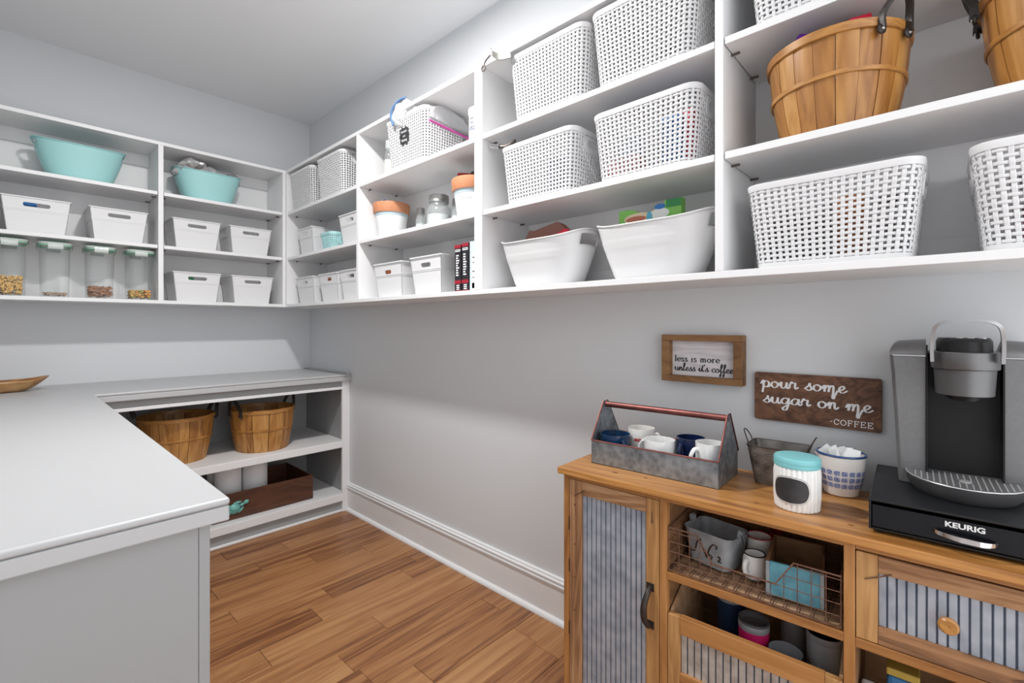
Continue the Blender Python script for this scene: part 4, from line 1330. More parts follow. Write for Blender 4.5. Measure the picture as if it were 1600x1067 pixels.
# brown wooden box with turtle pull, standing at an angle
bxr = thing('wooden_box', 'dark brown wooden box with a green turtle pull on its front', 'box', (-.507, -.357, .1205), 0.0)
L_, D_, H_, q = .565, .402, .150, .012
bx('front_board', 'box_brown', bxr, -L_ / 2, L_ / 2, -D_ / 2, -D_ / 2 + q, 0, H_, .001)
bx('back_board', 'box_brown', bxr, -L_ / 2, L_ / 2, D_ / 2 - q, D_ / 2, 0, H_, .001)
bx('end_board', 'box_brown', bxr, -L_ / 2 + .0005, -L_ / 2 + q, -D_ / 2 + q, D_ / 2 - q, 0, H_ - .001, .001)
bx('end_board', 'box_brown', bxr, L_ / 2 - q, L_ / 2 - .0005, -D_ / 2 + q, D_ / 2 - q, 0, H_ - .001, .001)
bx('bottom_board', 'box_brown', bxr, -L_ / 2 + q, L_ / 2 - q, -D_ / 2 + q, D_ / 2 - q, .001, .010, 0)
mbt = MB()
for (cx, cz, rx, rz2, ry, rot) in ((0, 0, .032, .029, .013, .3), (0, 0, .024, .021, .017, .3), (.040, .014, .017, .009, .008, .35), (.062, .024, .015, .012, .009, .35), (.016, .031, .023, .008, .006, .1), (.034, -.014, .020, .007, .006, .75), (-.030, .022, .013, .008, .005, 2.2), (-.028, -.022, .014, .008, .005, 3.9)):
    n1, n2 = 14, 7
    rings = []
    for i in range(n2):
        ph = -PI / 2 + PI * i / (n2 - 1)
        rings.append([(rx * math.cos(ph) * math.cos(2 * PI * j / n1), ry * math.sin(ph), rz2 * math.cos(ph) * math.sin(2 * PI * j / n1)) for j in range(n1)])
    mbt.loft(rings, True, mx=Matrix.Translation((cx, 0, cz)) @ Matrix.Rotation(-rot, 4, 'Y'))
o = mbt.build('turtle_pull', 'verdigris', bxr, smooth=True)
o.location = (-.172, -D_ / 2 - .006, .062); o['label'] = 'green verdigris sea turtle pull'

# ================================================================== WALL SIGNS
s1 = thing('framed_sign', 'white sign reading less is more in a thick wooden frame', 'sign', (0, -2.957, 1.117), RR)
W1, H1, FB = .260, .156, .027
# bars run round the board; local -y faces the room
for nm, x0, x1, z0, z1 in (('top_bar', -W1 / 2, W1 / 2, H1 / 2 - FB * .75, H1 / 2), ('bottom_bar', -W1 / 2, W1 / 2, -H1 / 2, -H1 / 2 + FB * .75), ('side_bar', -W1 / 2, -W1 / 2 + FB, -H1 / 2 + FB * .75, H1 / 2 - FB * .75), ('side_bar', W1 / 2 - FB, W1 / 2, -H1 / 2 + FB * .75, H1 / 2 - FB * .75)):
    bx(nm, 'frame_wood', s1, x0, x1, -.040, -.001, z0, z1, .002)
brd = bx('board', 'whitewash', s1, -W1 / 2 + .01, W1 / 2 - .01, -.012, -.003, -H1 / 2 + .01, H1 / 2 - .01, 0)


def sign_fn(x0, z0, y0):
    return lambda x, y, h: (x0 + x, y0 - h, z0 + y)


st, wd = write('less is more', ROM, .0125, .0032, .0014, space=.12)
lettering('lettering', 'ink', s1, [([Vector((p.x * .150 / wd, p.y, 0)) for p in a], [Vector((p.x * .150 / wd, p.y, 0)) for p in b]) for a, b in st], sign_fn(-.0945, -.012, -.0122))
st, wd = write("unless it's coffee", CURS, .0128, .0030, .0011)
lettering('lettering', 'ink', s1, [([Vector((p.x * .190 / wd, p.y, 0)) for p in a], [Vector((p.x * .190 / wd, p.y, 0)) for p in b]) for a, b in st], sign_fn(-.0945, -.043, -.0122))

s2 = thing('wooden_sign', 'dark wooden sign reading pour some sugar on me', 'sign', (0, -3.2675, 1.0145), RR)
W2, H2 = .306, .141
MB().prism(rrect(W2, H2, .006, 3), .001, .015, (), lambda a, b, h: (a, -h, b)).build('board', 'walnut', s2, bevel=.0015)


def fit(st, wd, target): return [([Vector((p.x * target / wd, p.y, 0)) for p in a], [Vector((p.x * target / wd, p.y, 0)) for p in b]) for a, b in st]


st, wd = write('pour soMe', CURS, .0185, .0044, .0016)
lettering('lettering', 'whiteink', s2, fit(st, wd, .212), sign_fn(-.134, .027, -.0152))
st, wd = write('sugar on Me', CURS, .0185, .0044, .0016)
lettering('lettering', 'whiteink', s2, fit(st, wd, .262), sign_fn(-.128, -.019, -.0152))
st, wd = write('-COFFEE', ROM, .0145, .0024, .0016, space=.12)
lettering('lettering', 'whiteink', s2, fit(st, wd, .098), sign_fn(.040, -.0605, -.0152))

# ================================================================== SIDEBOARD (COFFEE STATION)
SA = math.atan2(-.9989, .0476)
FLx, FLy = -.408, -2.662
ZS = .790


def sp(s, t, z=ZS):
    """a place on the sideboard: s along its front, t back from the front edge of its top"""
    return (FLx + .0476 * s + .9989 * t, FLy - .9989 * s + .0476 * t, z)


sb = thing('sideboard', 'rustic pine sideboard with corrugated tin door and drawer', 'sideboard', (FLx, FLy, 0), SA)


def sbx(name, m, x0, x1, y0, y1, z0, z1, parent=None, bev=.0015):
    return bx(name, m, parent or sb, x0, x1, y0, y1, z0, z1, bev)


SW, SDp = 1.066, .345
sbx('top', 'pine', 0, SW, 0, SDp, .770, .790, bev=.003)
for kx_, ky_, kr_ in ((.165, .062, .010), (.255, .075, .007), (.735, .060, .006), (.545, .070, .006)):
    MB().lathe([(0, .7895), (kr_, .7895), (kr_, .7902), (kr_ * .6, .7903), (0, .7903)], 16, Matrix.Translation((kx_, ky_, 0)) @ Matrix.Scale(.55, 4, (0, 1, 0))).build('knot', col('knot_wood', (.17, .06, .018), .5), sb)
sbx('side_panel', 'pine_dark', .0127, .0307, .040, .325, .0, .7695)
sbx('side_panel', 'pine_dark', SW - .0307, SW - .0127, .040, .325, .0, .7695)
for a, b in ((.0127, .0316), (.320, .340), (.7256, .7454), (SW - .032, SW - .0127)):
    sbx('stile', 'pine_dark', a, b, .018, .0395, 0, .7695)
for a, b in ((.0316, .320), (.340, .7256), (.7454, SW - .032)):
    sbx('top_rail', 'pine_h', a, b, .018, .0395, .757, .7695)
    sbx('bottom_rail', 'pine_h', a, b, .018, .0395, .055, .088)
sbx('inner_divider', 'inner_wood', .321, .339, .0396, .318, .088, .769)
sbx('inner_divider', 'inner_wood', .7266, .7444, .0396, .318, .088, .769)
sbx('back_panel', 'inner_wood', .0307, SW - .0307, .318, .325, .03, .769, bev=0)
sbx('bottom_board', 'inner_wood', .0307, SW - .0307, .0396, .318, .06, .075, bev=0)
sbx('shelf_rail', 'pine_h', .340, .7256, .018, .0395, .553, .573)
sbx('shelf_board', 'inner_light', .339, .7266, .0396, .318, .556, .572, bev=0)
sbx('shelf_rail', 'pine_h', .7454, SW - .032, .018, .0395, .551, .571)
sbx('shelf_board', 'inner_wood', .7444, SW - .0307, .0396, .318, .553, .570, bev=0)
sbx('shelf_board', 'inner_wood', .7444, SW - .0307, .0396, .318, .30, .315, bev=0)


def corrugated(parent, s0, s1, z0, z1, y, n, name='tin_panel', m='corr'):
    p = (s1 - s0) / n
    prof = []
    for i in range(n):
        a = s0 + p * i
        prof += [(a, .004), (a + p * .10, .0), (a + p * .80, -.0005), (a + p * .90, .004)]
    prof.append((s1, .004))
    v = []; f = []
    for z in (z0, z1):
        for a, b in prof: v.append((a, y + b, z))
        for a, b in prof: v.append((a, y + b + .0012, z))
    k = len(prof)
    for i in range(k - 1):
        f.append((i, i + 1, 2 * k + i + 1, 2 * k + i)); f.append((k + i + 1, k + i, 3 * k + i, 3 * k + i + 1))
        f.append((i, k + i, k + i + 1, i + 1)); f.append((2 * k + i, 2 * k + i + 1, 3 * k + i + 1, 3 * k + i))
    pn = MB().add(v, f).build(name, m, parent)
    g = MB()
    for i in range(n):
        a = s0 + p * i
        g.box(a - p * .08 if i else a, a + p * .06, y + .0030, y + .0037, z0 + .001, z1 - .001)
    g.build('tin_groove', 'corr_dark', pn)
    return pn


dr = sbx('door', 'rough_v', .0330, .0748, .0190, .0370, .0900, .7555)          # hinge stile carries the rest of the door
dr.name = 'door'
dx, dy, dz_ = dr.location


def dpart(name, m, x0, x1, y0, y1, z0, z1, bev=.0015):
    return bx(name, m, dr, x0 - dx, x1 - dx, y0 - dy, y1 - dy, z0 - dz_, z1 - dz_, bev)


dpart('stile', 'rough_light', .281, .3188, .0190, .0370, .0900, .7555)
dpart('rail', 'rough_h', .0750, .2808, .0192, .0370, .7140, .7555)
dpart('rail', 'rough_h', .0750, .2808, .0192, .0370, .0900, .1350)
cp_ = corrugated(dr, .0750 - dx, .2808 - dx, .1350 - dz_, .7140 - dz_, .0262 - dy, 13)
MB().tube([(.050 - dx, .0178 - dy, .706 - dz_), (.088 - dx, .0172 - dy, .731 - dz_)], .0013, 6).build('nail', 'rust', dr)
MB().tube([(.299 - dx, .0185 - dy, .724 - dz_), (.299 - dx, .0182 - dy, .690 - dz_)], [.0006, .0022], 6).build('nail', 'rust', dr)
for zz in (.72, .60, .50, .40): 
    MB().lathe([(.003, -.001), (.003, .0008), (0, .0012)], 8, Matrix.Translation((.052 - dx, .0188 - dy, zz - .04 - dz_)) @ Matrix.Rotation(PI / 2, 4, 'X')).build('nail_head', 'rust', dr)
hd = MB()
S = spline([(.294, .0175, .516), (.294, .000, .506), (.290, -.012, .480), (.289, -.014, .462), (.290, -.011, .440), (.294, .001, .420), (.294, .0175, .412)], 5)
hd.tube([(p.x - dx, p.y - dy, p.z - dz_) for p in S], [.006 + .0025 * math.sin(PI * i / (len(S) - 1)) for i in range(len(S))], 10)
hd.box(.2835 - dx, .3045 - dx, .0165 - dy, .0188 - dy, .506 - dz_, .5265 - dz_)
hd.box(.2835 - dx, .3045 - dx, .0165 - dy, .0188 - dy, .404 - dz_, .4245 - dz_)
o = hd.build('handle', 'metal_dark', dr, smooth=True); o['label'] = 'dark metal bow handle'
for zz in (.49, .30, .62):
    MB().box(.0316 - dx, .0335 - dx, .0172 - dy, .0185 - dy, zz - .02 - dz_, zz + .02 - dz_).build('hinge', 'metal_dark', dr)


def drawer_front(s0, s1, z0, z1, fr, n, nm):
    d = sbx(nm, 'rough_light', s0, s0 + fr, .0190, .0370, z0, z1)
    X, Y, Z = d.location

    def dp(name, m, x0, x1, y0, y1, a, b, bev=.0015): return bx(name, m, d, x0 - X, x1 - X, y0 - Y, y1 - Y, a - Z, b - Z, bev)
    dp('stile', 'rough_light', s1 - fr, s1, .0190, .0370, z0, z1)
    dp('rail', 'rough_h', s0 + fr + .0002, s1 - fr - .0002, .0186, .0370, z1 - fr, z1)
    dp('rail', 'rough_h', s0 + fr + .0002, s1 - fr - .0002, .0186, .0370, z0, z0 + fr)
    corrugated(d, s0 + fr - X, s1 - fr - X, z0 + fr - Z, z1 - fr - Z, .0262 - Y, n)
    return d, (X, Y, Z), dp


d2, (X, Y, Z), dp2 = drawer_front(.7468, 1.0326, .5725, .7535, .0365, 14, 'drawer_front')
kx = Matrix.Translation((.889 - X, .026 - Y, .660 - Z)) @ Matrix.Rotation(PI / 2, 4, 'X')
MB().lathe([(.007, 0), (.007, .010), (.012, .014), (.0155, .019), (.0155, .024), (.012, .028), (.003, .0285), (.002, .0275), (0, .0275)], 28, kx).build('knob', 'bushel_hoop', d2, smooth=True)
MB().tube([(.762 - X, .0175 - Y, .700 - Z), (.784 - X, .0165 - Y, .711 - Z), (.806 - X, .0175 - Y, .723 - Z)], .0014, 6).build('nail', 'rust', d2)
MB().tube([(.975 - X, .0175 - Y, .590 - Z), (1.01 - X, .0165 - Y, .606 - Z)], .0014, 6).build('nail', 'rust', d2)
dp2('drawer_side', 'inner_wood', .750, .758, .0372, .30, .575, .72)
dp2('drawer_side', 'inner_wood', 1.020, 1.028, .0372, .30, .575, .72)
dp2('drawer_floor', 'inner_wood', .758, 1.020, .0372, .30, .576, .584)

# pull-out bin below the wire basket
pbn = thing('pull_out_bin', 'pine pull-out bin with a small corrugated panel below the basket', 'drawer', sp(0, 0, 0), SA)


def pbx(name, m, x0, x1, y0, y1, z0, z1, bev=.0015): return bx(name, m, pbn, x0, x1, y0, y1, z0, z1, bev)


pbx('stile', 'rough_light', .3415, .374, .0195, .0375, .2650, .4640)
pbx('stile', 'rough_light', .6915, .7240, .0195, .0375, .2650, .4640)
pbx('rail', 'pine_h', .3742, .6913, .0190, .0375, .4200, .4655)
pbx('rail', 'pine_h', .3742, .6913, .0190, .0375, .2650, .3200)
corrugated(pbn, .3742, .6913, .3200, .4200, .0262, 18, 'tin_panel', galv('dull_tin', (.34, .31, .29), (.56, .53, .50), .5, 50, .4))
for a, b in ((.3425, .3495), (.7160, .7230)):
    MB().prism([(.0378, .268), (.29, .268), (.29, .548), (.20, .540), (.0378, .466)], a, b, (), lambda p, q_, h: (h, p, q_)).build('side_board', 'inner_light', pbn)
pbx('floor_board', 'inner_wood', .3497, .7158, .0378, .29, .270, .282, 0)
pbx('back_board', 'inner_wood', .3497, .7158, .280, .29, .282, .535, 0)

# wire basket on the shelf
wb_ = thing('wire_basket', 'rusty wire basket with a dipped front on the sideboard shelf', 'basket', sp(0, 0, .5735), SA)
rimp = [(.3445, .116), (.4164, .116), (.4559, .054), (.5948, .054), (.6324, .114), (.7205, .114)]


def rim_h(s):
    for (a, za), (b, zb2) in zip(rimp[:-1], rimp[1:]):
        if a <= s <= b: return za + (zb2 - za) * (s - a) / (b - a)
    return .114


F_, K_ = .022, .285
MB().tube([(a, F_, z) for a, z in rimp], .0022, 6).build('front_rim', 'rust', wb_, smooth=True)
MB().tube([(.3445, F_, .116), (.3445, K_, .125), (.7205, K_, .125), (.7205, F_, .114)], .0022, 6).build('rim', 'rust', wb_, smooth=True)
mb = MB()
MBB = MB().tube([(.3445, F_, .004), (.7205, F_, .004), (.7205, K_, .004), (.3445, K_, .004)], .0018, 6, closed=True).build('bottom_frame', 'rust', wb_)
w = .0010
ns = 14
for i in range(ns + 1):
    s = .3445 + (.7205 - .3445) * i / ns
    mb.tube([(s, F_, rim_h(s)), (s, F_, .003)], w, 5)
    mb.tube([(s - .003, F_, .003), (s - .003, K_, .003), (s - .003, K_, .125)], w, 5)
    mb.tube([(s + .003, F_, .003), (s + .003, K_, .003)], w, 5)
for z in (.028, .054, .080, .106):
    if z <= .055: mb.tube([(.3445, F_, z), (.7205, F_, z)], w, 5)
    else:
        q_ = .4164 + (.116 - z) / .062 * .0395
        mb.tube([(.3445, F_, z), (q_, F_, z)], w, 5)
        q_ = .6324 - (.114 - z) / .060 * .0376
        mb.tube([(q_, F_, z), (.7205, F_, z)], w, 5)
    for s in (.3445, .7205): mb.tube([(s, F_, z), (s, K_, z)], w, 5)
    mb.tube([(.3445, K_, z), (.7205, K_, z)], w, 5)
for k in range(1, 9):
    y = F_ + (K_ - F_) * k / 9
    mb.tube([(.3445, y, .0045), (.7205, y, .0045)], w, 5)
    for s in (.3445, .7205): mb.tube([(s, y, .003), (s, y, .118)], w, 5)
o = mb.build('wire_grid', 'rust', wb_); o['kind'] = 'stuff'

# tin with loops, in the basket
tn = thing('zinc_tin', 'grey zinc tin with dark script lettering in the wire basket', 'tin', sp(.425, .150, .580), SA - .22)


def rloft(w0, d0, w1, d1, h, r, th, m, parent, name='body', n=5):
    o0 = [(x, y, 0) for x, y in rrect(w0, d0, r, n)]; o1 = [(x, y, h) for x, y in rrect(w1, d1, r, n)]
    i1 = [(x, y, h) for x, y in rrect(w1 - 2 * th, d1 - 2 * th, r - th * .5, n)]; i0 = [(x, y, th) for x, y in rrect(w0 - 2 * th, d0 - 2 * th, r - th * .5, n)]
    return MB().loft([o0, o1, i1, i0], True, True, True).build(name, m, parent, smooth=True)


rloft(.112, .092, .138, .110, .088, .022, .002, 'galv_pale', tn)
MB().tube([(x, y, .088) for x, y in rrect(.139, .111, .022, 5)], .0018, 6, closed=True).build('rim', 'galv_pale', tn, smooth=True)
for s in (-1, 1):
    MB().prism([(s * .066, .074), (s * .075, .088), (s * .077, .104), (s * .070, .108), (s * .064, .104), (s * .062, .086)], -.008, .008, (), lambda a, b, h: (a, h, b)).build('ear', 'galv_pale', tn, bevel=.001)
MB().tube([(.070, -.006, .098)] + [tuple(p) for p in spline([(.080, -.012, .088), (.088, -.02, .066), (.086, -.03, .05)], 4)], .0012, 5).build('wire_loop', 'metal_dark', tn)
tf = lambda x, y, h: (x * 1.15 - .046, -(.092 + (.110 - .092) * (.022 + y * 1.2) / .088) / 2 - .0004 - h, .022 + y * 1.2)
NS = [[(0, .010), (.004, .004), (.012, .008), (.020, .030), (.028, .038), (.026, .030)], [(.026, .034), (.034, .018), (.042, .0)], [(.042, .002), (.050, .024), (.060, .036), (.068, .034), (.066, .028)],
      [(.046, .006), (.050, .010), (.055, .006), (.051, .0), (.046, .006)], [(.068, .010), (.073, .013), (.074, .007), (.069, .001), (.078, .002)]]
strips = []
for st_ in NS:
    P = spline(st_, 6); L = []; R = []
    for i, p in enumerate(P):
        a = P[max(0, i - 1)]; b = P[min(len(P) - 1, i + 1)]; tg = (b - a).normalized()
        ww = .0016 + .0022 * abs(tg.y); nn = Vector((-tg.y, tg.x, 0)) * ww / 2
        L.append(p + nn); R.append(p - nn)
    strips.append((L, R))
lettering('lettering', col('brown_ink', (.05, .025, .015), .7), tn, strips, tf)


def make_mug(label, s, t, r, h, m, rz=0.0, z=ZS + .004, flare=0.0, inner=None, rim=None, group='mugs in the metal tote', hr=.55, belly=0.0, name='mug'):
    g = thing(name, label, 'mug', sp(s, t, z), SA + rz, group)
    prof = [(0, .002), (r * .80, .002), (r * .84, 0), (r * .93, .002), (r * .97 + belly * .5, h * .12), (r * (1 - flare) + belly, h * .5), (r, h * .96), (r, h), (r - .003, h), (r - .0035, h * .9), (r * (1 - flare) - .004 + belly, h * .5), (r * .9, h * .12), (0, h * .09)]
    MB().lathe(prof, 36).build('cup', m, g, smooth=True)
    k = h * hr
    S = spline([(0, -r * .95, h * .80), (0, -r - k * .22, h * .84), (0, -r - k * .50, h * .66), (0, -r - k * .46, h * .40), (0, -r - k * .18, h * .20), (0, -r * .95, h * .20)], 5)
    MB().tube([tuple(p) for p in S], .0055, 8).build('handle', m, g, smooth=True)
    if rim:
        MB().tube([((r - .0015) * math.cos(2 * PI * i / 32), (r - .0015) * math.sin(2 * PI * i / 32), h) for i in range(32)], .0019, 6, closed=True).build('rim', rim, g, smooth=True)
    return g


# handle points along the mug's local -y; rz turns it
make_mug('glossy teal blue flared mug at the end of the tote', .115, .159, .0470, .088, 'blueglaze', rz=.9, flare=.14)
m2 = make_mug('tall white mug with red letters behind the blue mug', .166, .238, .0420, .100, 'ceramic_grey', rz=1.75, hr=.4)
m3 = make_mug('white mug lettered COURSE in the middle of the tote', .258, .165, .0445, .090, 'ceramic', rz=-1.75)
make_mug('dark navy mug between the two white mugs', .332, .218, .0410, .098, 'navy', rz=-.25, hr=.35)
make_mug('plain white mug with its handle turned to the front', .402, .172, .0385, .102, 'ceramic', rz=-.65, hr=.42)


def mug_text(g, text, m, r, z, size, ang, thick=.0016):
    st, wd = write(text, ROM, size, thick, thick * .8, space=.12)
    f = lambda x, y, h: ((r + .0004 + h) * math.cos(ang + (x - wd / 2) / r), (r + .0004 + h) * math.sin(ang + (x - wd / 2) / r), z + y)
    lettering('lettering', m, g, st, f)


mug_text(m3, 'OF COURSE', 'ink', .0448, .042, .0095, -1.52 - (-1.75) + 0.0, .0016)
mug_text(m2, 'MO', 'redink', .0423, .064, .0085, -1.40 - 1.75, .0030)

# galvanized tote
tt = thing('metal_tote', 'galvanized metal tote with copper edges holding mugs', 'tote', sp(.2525, .195, ZS), SA)
TL, TD, THt, TP = .386, .180, .072, .186
e = .0018
bx('tray_floor', 'galv', tt, -TL / 2, TL / 2, -TD / 2, TD / 2, 0, e, 0)
bx('front_wall', 'galv', tt, -TL / 2, TL / 2, -TD / 2, -TD / 2 + e, 0, THt, 0)
bx('back_wall', 'galv', tt, -TL / 2, TL / 2, TD / 2 - e, TD / 2, 0, THt, 0)
pent = [(-TD / 2, 0), (TD / 2, 0), (TD / 2, THt), (.014, TP), (-.014, TP), (-TD / 2, THt)]
for s in (-1, 1):
    MB().prism(pent, TL / 2 - e, TL / 2, (), lambda a, b, h, s=s: (s * h, a, b)).build('end_panel', 'galv', tt)
    MB().tube([(s * TL / 2, -TD / 2 - .001, THt), (s * TL / 2, -.014, TP), (s * TL / 2, .014, TP), (s * TL / 2, TD / 2 + .004, THt - .004)], .0028, 6).build('copper_edge', 'copper', tt, smooth=True)
MB().tube([(-TL / 2, -TD / 2, THt), (TL / 2, -TD / 2, THt)], .0025, 6).build('copper_edge', 'copper', tt)
MB().tube([(-TL / 2, TD / 2, THt), (TL / 2, TD / 2, THt)], .0025, 6).build('copper_edge', 'copper', tt)
MB().tube([(-TL / 2, 0, TP - .011), (TL / 2, 0, TP - .011)], .0095, 16).build('handle_bar', 'copper', tt, smooth=True)

# pewter pail
pa = thing('metal_pail', 'dark pewter rectangular pail with wire loop handles', 'pail', sp(.556, .268, ZS), SA)
rloft(.108, .078, .142, .104, .104, .014, .0016, 'pewter', pa)
MB().tube([(x, y, .104) for x, y in rrect(.143, .105, .014, 5)], .0020, 6, closed=True).build('rim', 'metal_dark', pa, smooth=True)
mb = MB()
for i in range(13):
    z = .014 + .0062 * i; ww = .108 + .034 * z / .104; dd = .078 + .026 * z / .104
    n = 4
    for j in range(n):
        a = -ww / 2 + .014 + (ww - .028) * (j + (.25 if i % 2 else 0)) / n
        mb.box(a, a + (ww - .028) / n * .72, -dd / 2 - .0008, -dd / 2 + .0004, z, z + .0026)
    for j in range(3):
        a = -dd / 2 + .012 + (dd - .024) * (j + (.25 if i % 2 else 0)) / 3
        mb.box(-ww / 2 - .0008, -ww / 2 + .0004, a, a + (dd - .024) / 3 * .72, z, z + .0026)
o = mb.build('embossed_weave', 'pewter', pa); o['kind'] = 'stuff'
for s in (-1, 1):
    S = spline([(s * .071, -.020, .100), (s * .076, -.022, .116), (s * .085, -.012, .134), (s * .088, 0, .138), (s * .085, .012, .134), (s * .076, .022, .116), (s * .071, .020, .100)], 4)
    MB().tube([tuple(p) for p in S], .0016, 6).build('wire_handle', 'metal_dark', pa, smooth=True)

# white fluted jar with aqua lid
jr = thing('ceramic_jar', 'white fluted ceramic jar with aqua lid and black chalk label', 'jar', sp(.6255, .106, ZS), SA)
N = 168


def jar_r(a, z):
    r0 = .049 - .003 * max(0, (z - .085) / .02) - (.002 if z < .004 else 0)
    return r0 + .0011 * math.cos(a * 28)


rings = []
for z in (0, .003, .03, .06, .085, .095, .101):
    rings.append([(jar_r(2 * PI * i / N, z) * math.cos(2 * PI * i / N), jar_r(2 * PI * i / N, z) * math.sin(2 * PI * i / N), z) for i in range(N)])
MB().loft(rings, True, True, True).build('body', 'ceramic', jr, smooth='full')
MB().lathe([(0, .0985), (.0475, .0985), (.0495, .1005), (.0495, .108), (.0485, .109), (.0495, .110), (.0495, .118), (.047, .1215), (.040, .1228), (0, .1222)], 48).build('lid', 'aqua', jr, smooth=True)
fl = lambda a, b, h: ((.0502 + h) * math.cos(-PI / 2 - .12 + a / .05), (.0502 + h) * math.sin(-PI / 2 - .12 + a / .05), .050 + b)
oval = []
for i in range(48):
    a = 2 * PI * i / 48
    k = 1 - .045 * math.cos(4 * a) - .022 * abs(math.sin(4 * a))
    oval.append((.0405 * k * math.cos(a), .0305 * k * math.sin(a)))


def curved_patch(name, poly, fn, h, m, parent):
    """polygon wrapped on a curve: fan of thin rings so that it follows the surface"""
    mb = MB(); rings = []
    for q_ in (1.0, .8, .6, .4, .2, .02):
        rings.append([fn(x * q_, y * q_, h) for x, y in poly])
    mb.loft(rings, True, False, True)
    mb.loft([[fn(x, y, h) for x, y in poly], [fn(x, y, h - .0008) for x, y in poly]], True)
    return mb.build(name, m, parent, smooth='full')


curved_patch('label_border', [(x * 1.10, y * 1.12) for x, y in oval], fl, .0006, 'ceramic', jr)
curved_patch('label_outline', [(x * 1.075, y * 1.09) for x, y in oval], fl, .0009, 'ink', jr)
curved_patch('label_border', [(x * 1.05, y * 1.06) for x, y in oval], fl, .0012, 'ceramic', jr)
curved_patch('chalk_label', [(x * 1.0, y * 1.0) for x, y in oval], fl, .0016, 'chalk', jr)

# blue patterned pot with sachets
po = thing('ceramic_pot', 'white ceramic pot with blue tile pattern and blue rim', 'pot', sp(.696, .283, ZS), SA)
pot_prof = [(.034, 0), (.038, .003), (.043, .022), (.0485, .050), (.0525, .085), (.054, .104)]
MB().lathe([(0, .002)] + pot_prof + [(.0515, .104), (.049, .07), (.040, .02), (0, .012)], 48).build('body', 'ceramic_grey', po, smooth=True)
MB().tube([(.0528 * math.cos(2 * PI * i / 48), .0528 * math.sin(2 * PI * i / 48), .1045) for i in range(48)], .0030, 8, closed=True).build('blue_rim', 'bluerim', po, smooth=True)


def pot_r(z):
    for (r0, z0), (r1, z1) in zip(pot_prof[:-1], pot_prof[1:]):
        if z0 <= z <= z1: return r0 + (r1 - r0) * (z - z0) / (z1 - z0)
    return .054


mm, nt, pp = _nodes('blue_tile_print')
tc = nt.nodes.new('ShaderNodeTexCoord'); vv = nt.nodes.new('ShaderNodeTexVoronoi'); vv.inputs['Scale'].default_value = 330
rp = nt.nodes.new('ShaderNodeValToRGB'); rp.color_ramp.elements[0].position = .35; rp.color_ramp.elements[1].position = .6
rp.color_ramp.elements[0].color = (.08, .13, .36, 1); rp.color_ramp.elements[1].color = (.34, .38, .56, 1)
nt.links.new(tc.outputs['Object'], vv.inputs['Vector']); nt.links.new(vv.outputs['Distance'], rp.inputs['Fac']); nt.links.new(rp.outputs['Color'], pp.inputs['Base Color'])
pp.inputs['Roughness'].default_value = .35
sq = rrect(.0128, .0122, .0028, 2)
for row in range(3):
    zc = .030 + .0162 * row
    n = 19
    for k in range(n):
        a0 = 2 * PI * k / n
        f = lambda x, y, h, a0=a0, zc=zc: ((pot_r(zc + y) + h) * math.cos(a0 + x / pot_r(zc)), (pot_r(zc + y) + h) * math.sin(a0 + x / pot_r(zc)), zc + y)
        curved_patch('tile_print', sq, f, .0005, mm, po)
rs = random.Random(12)
for k in range(5):
    packet('sugar_sachet', 'white paper sachet standing in the blue patterned pot', 'sachet', M['potwhite'], sp(.672 + .011 * k, .272 + rs.uniform(-.006, .016), ZS + .092), (.038, .0022, .058), SA + rs.uniform(-.7, .7), rs.uniform(-.35, .35), -.75 + .22 * k, 'sugar sachets in the patterned pot')

# ------------------------------------------------------------------ pod drawer
pd = thing('pod_drawer', 'black coffee pod drawer with silver handle under the brewer', 'drawer', sp(.767, .042, ZS), SA)
PWd, PDp, PH = .325, .318, .072
bx('case_top', 'black_satin', pd, 0, PWd, -.004, PDp, PH - .005, PH, .002)
bx('case_side', 'black_satin', pd, 0, .004, .0, PDp, .008, PH - .005, .0008)
bx('case_side', 'black_satin', pd, PWd - .004, PWd, .0, PDp, .008, PH - .005, .0008)
bx('case_bottom', 'black_satin', pd, .004, PWd - .004, .002, PDp, .007, .011, .0008)
bx('case_back', 'black_satin', pd, .004, PWd - .004, PDp - .004, PDp, .011, PH - .005, 0)
df = bx('drawer_front', 'black_gloss', pd, .0055, PWd - .0055, .0005, .0065, .0135, PH - .0125, .0012)
bx('drawer_tray', 'black', pd, .010, PWd - .010, .007, PDp - .01, .0115, .052, .0005)
for x in (.012, PWd - .022):
    for y in (.012, PDp - .02): bx('foot', 'black', pd, x, x + .012, y, y + .012, 0, .008, .001)
fx, fy, fz = df.location
S = spline([(.100, .0005, .036), (.108, -.010, .0325), (.135, -.018, .030), (.145, -.0185, .0295), (.170, -.017, .0285), (.186, -.009, .029), (.191, .0005, .031)], 5)
rings = []
for i, p in enumerate(S):
    k = math.sin(PI * i / (len(S) - 1)) * .5 + .5
    rings.append([(p.x - fx, p.y - fy - .002, p.z - fz + .005 * k), (p.x - fx, p.y - fy + .002, p.z - fz + .005 * k), (p.x - fx, p.y - fy + .003, p.z - fz - .005 * k), (p.x - fx, p.y - fy - .0015, p.z - fz - .005 * k)])
MB().loft(rings, True, True, True).build('handle', 'chrome', df, smooth=True)
font_text('lettering', 'KEURIG', 'silverink', df, .0165, lambda x, y, h: (x + .1465 - fx, -.0001 - h - fy + .0005, y * .86 + .0445 - fz), .00055)

# ------------------------------------------------------------------ single-serve brewer
BZ = ZS + PH
br = thing('coffee_brewer', 'grey and black single serve coffee brewer with lift handle', 'coffee maker', sp(.9225, .0, BZ + .0005), SA)
# towers: local x 0 = centre of the machine, y = t, z from the drawer top


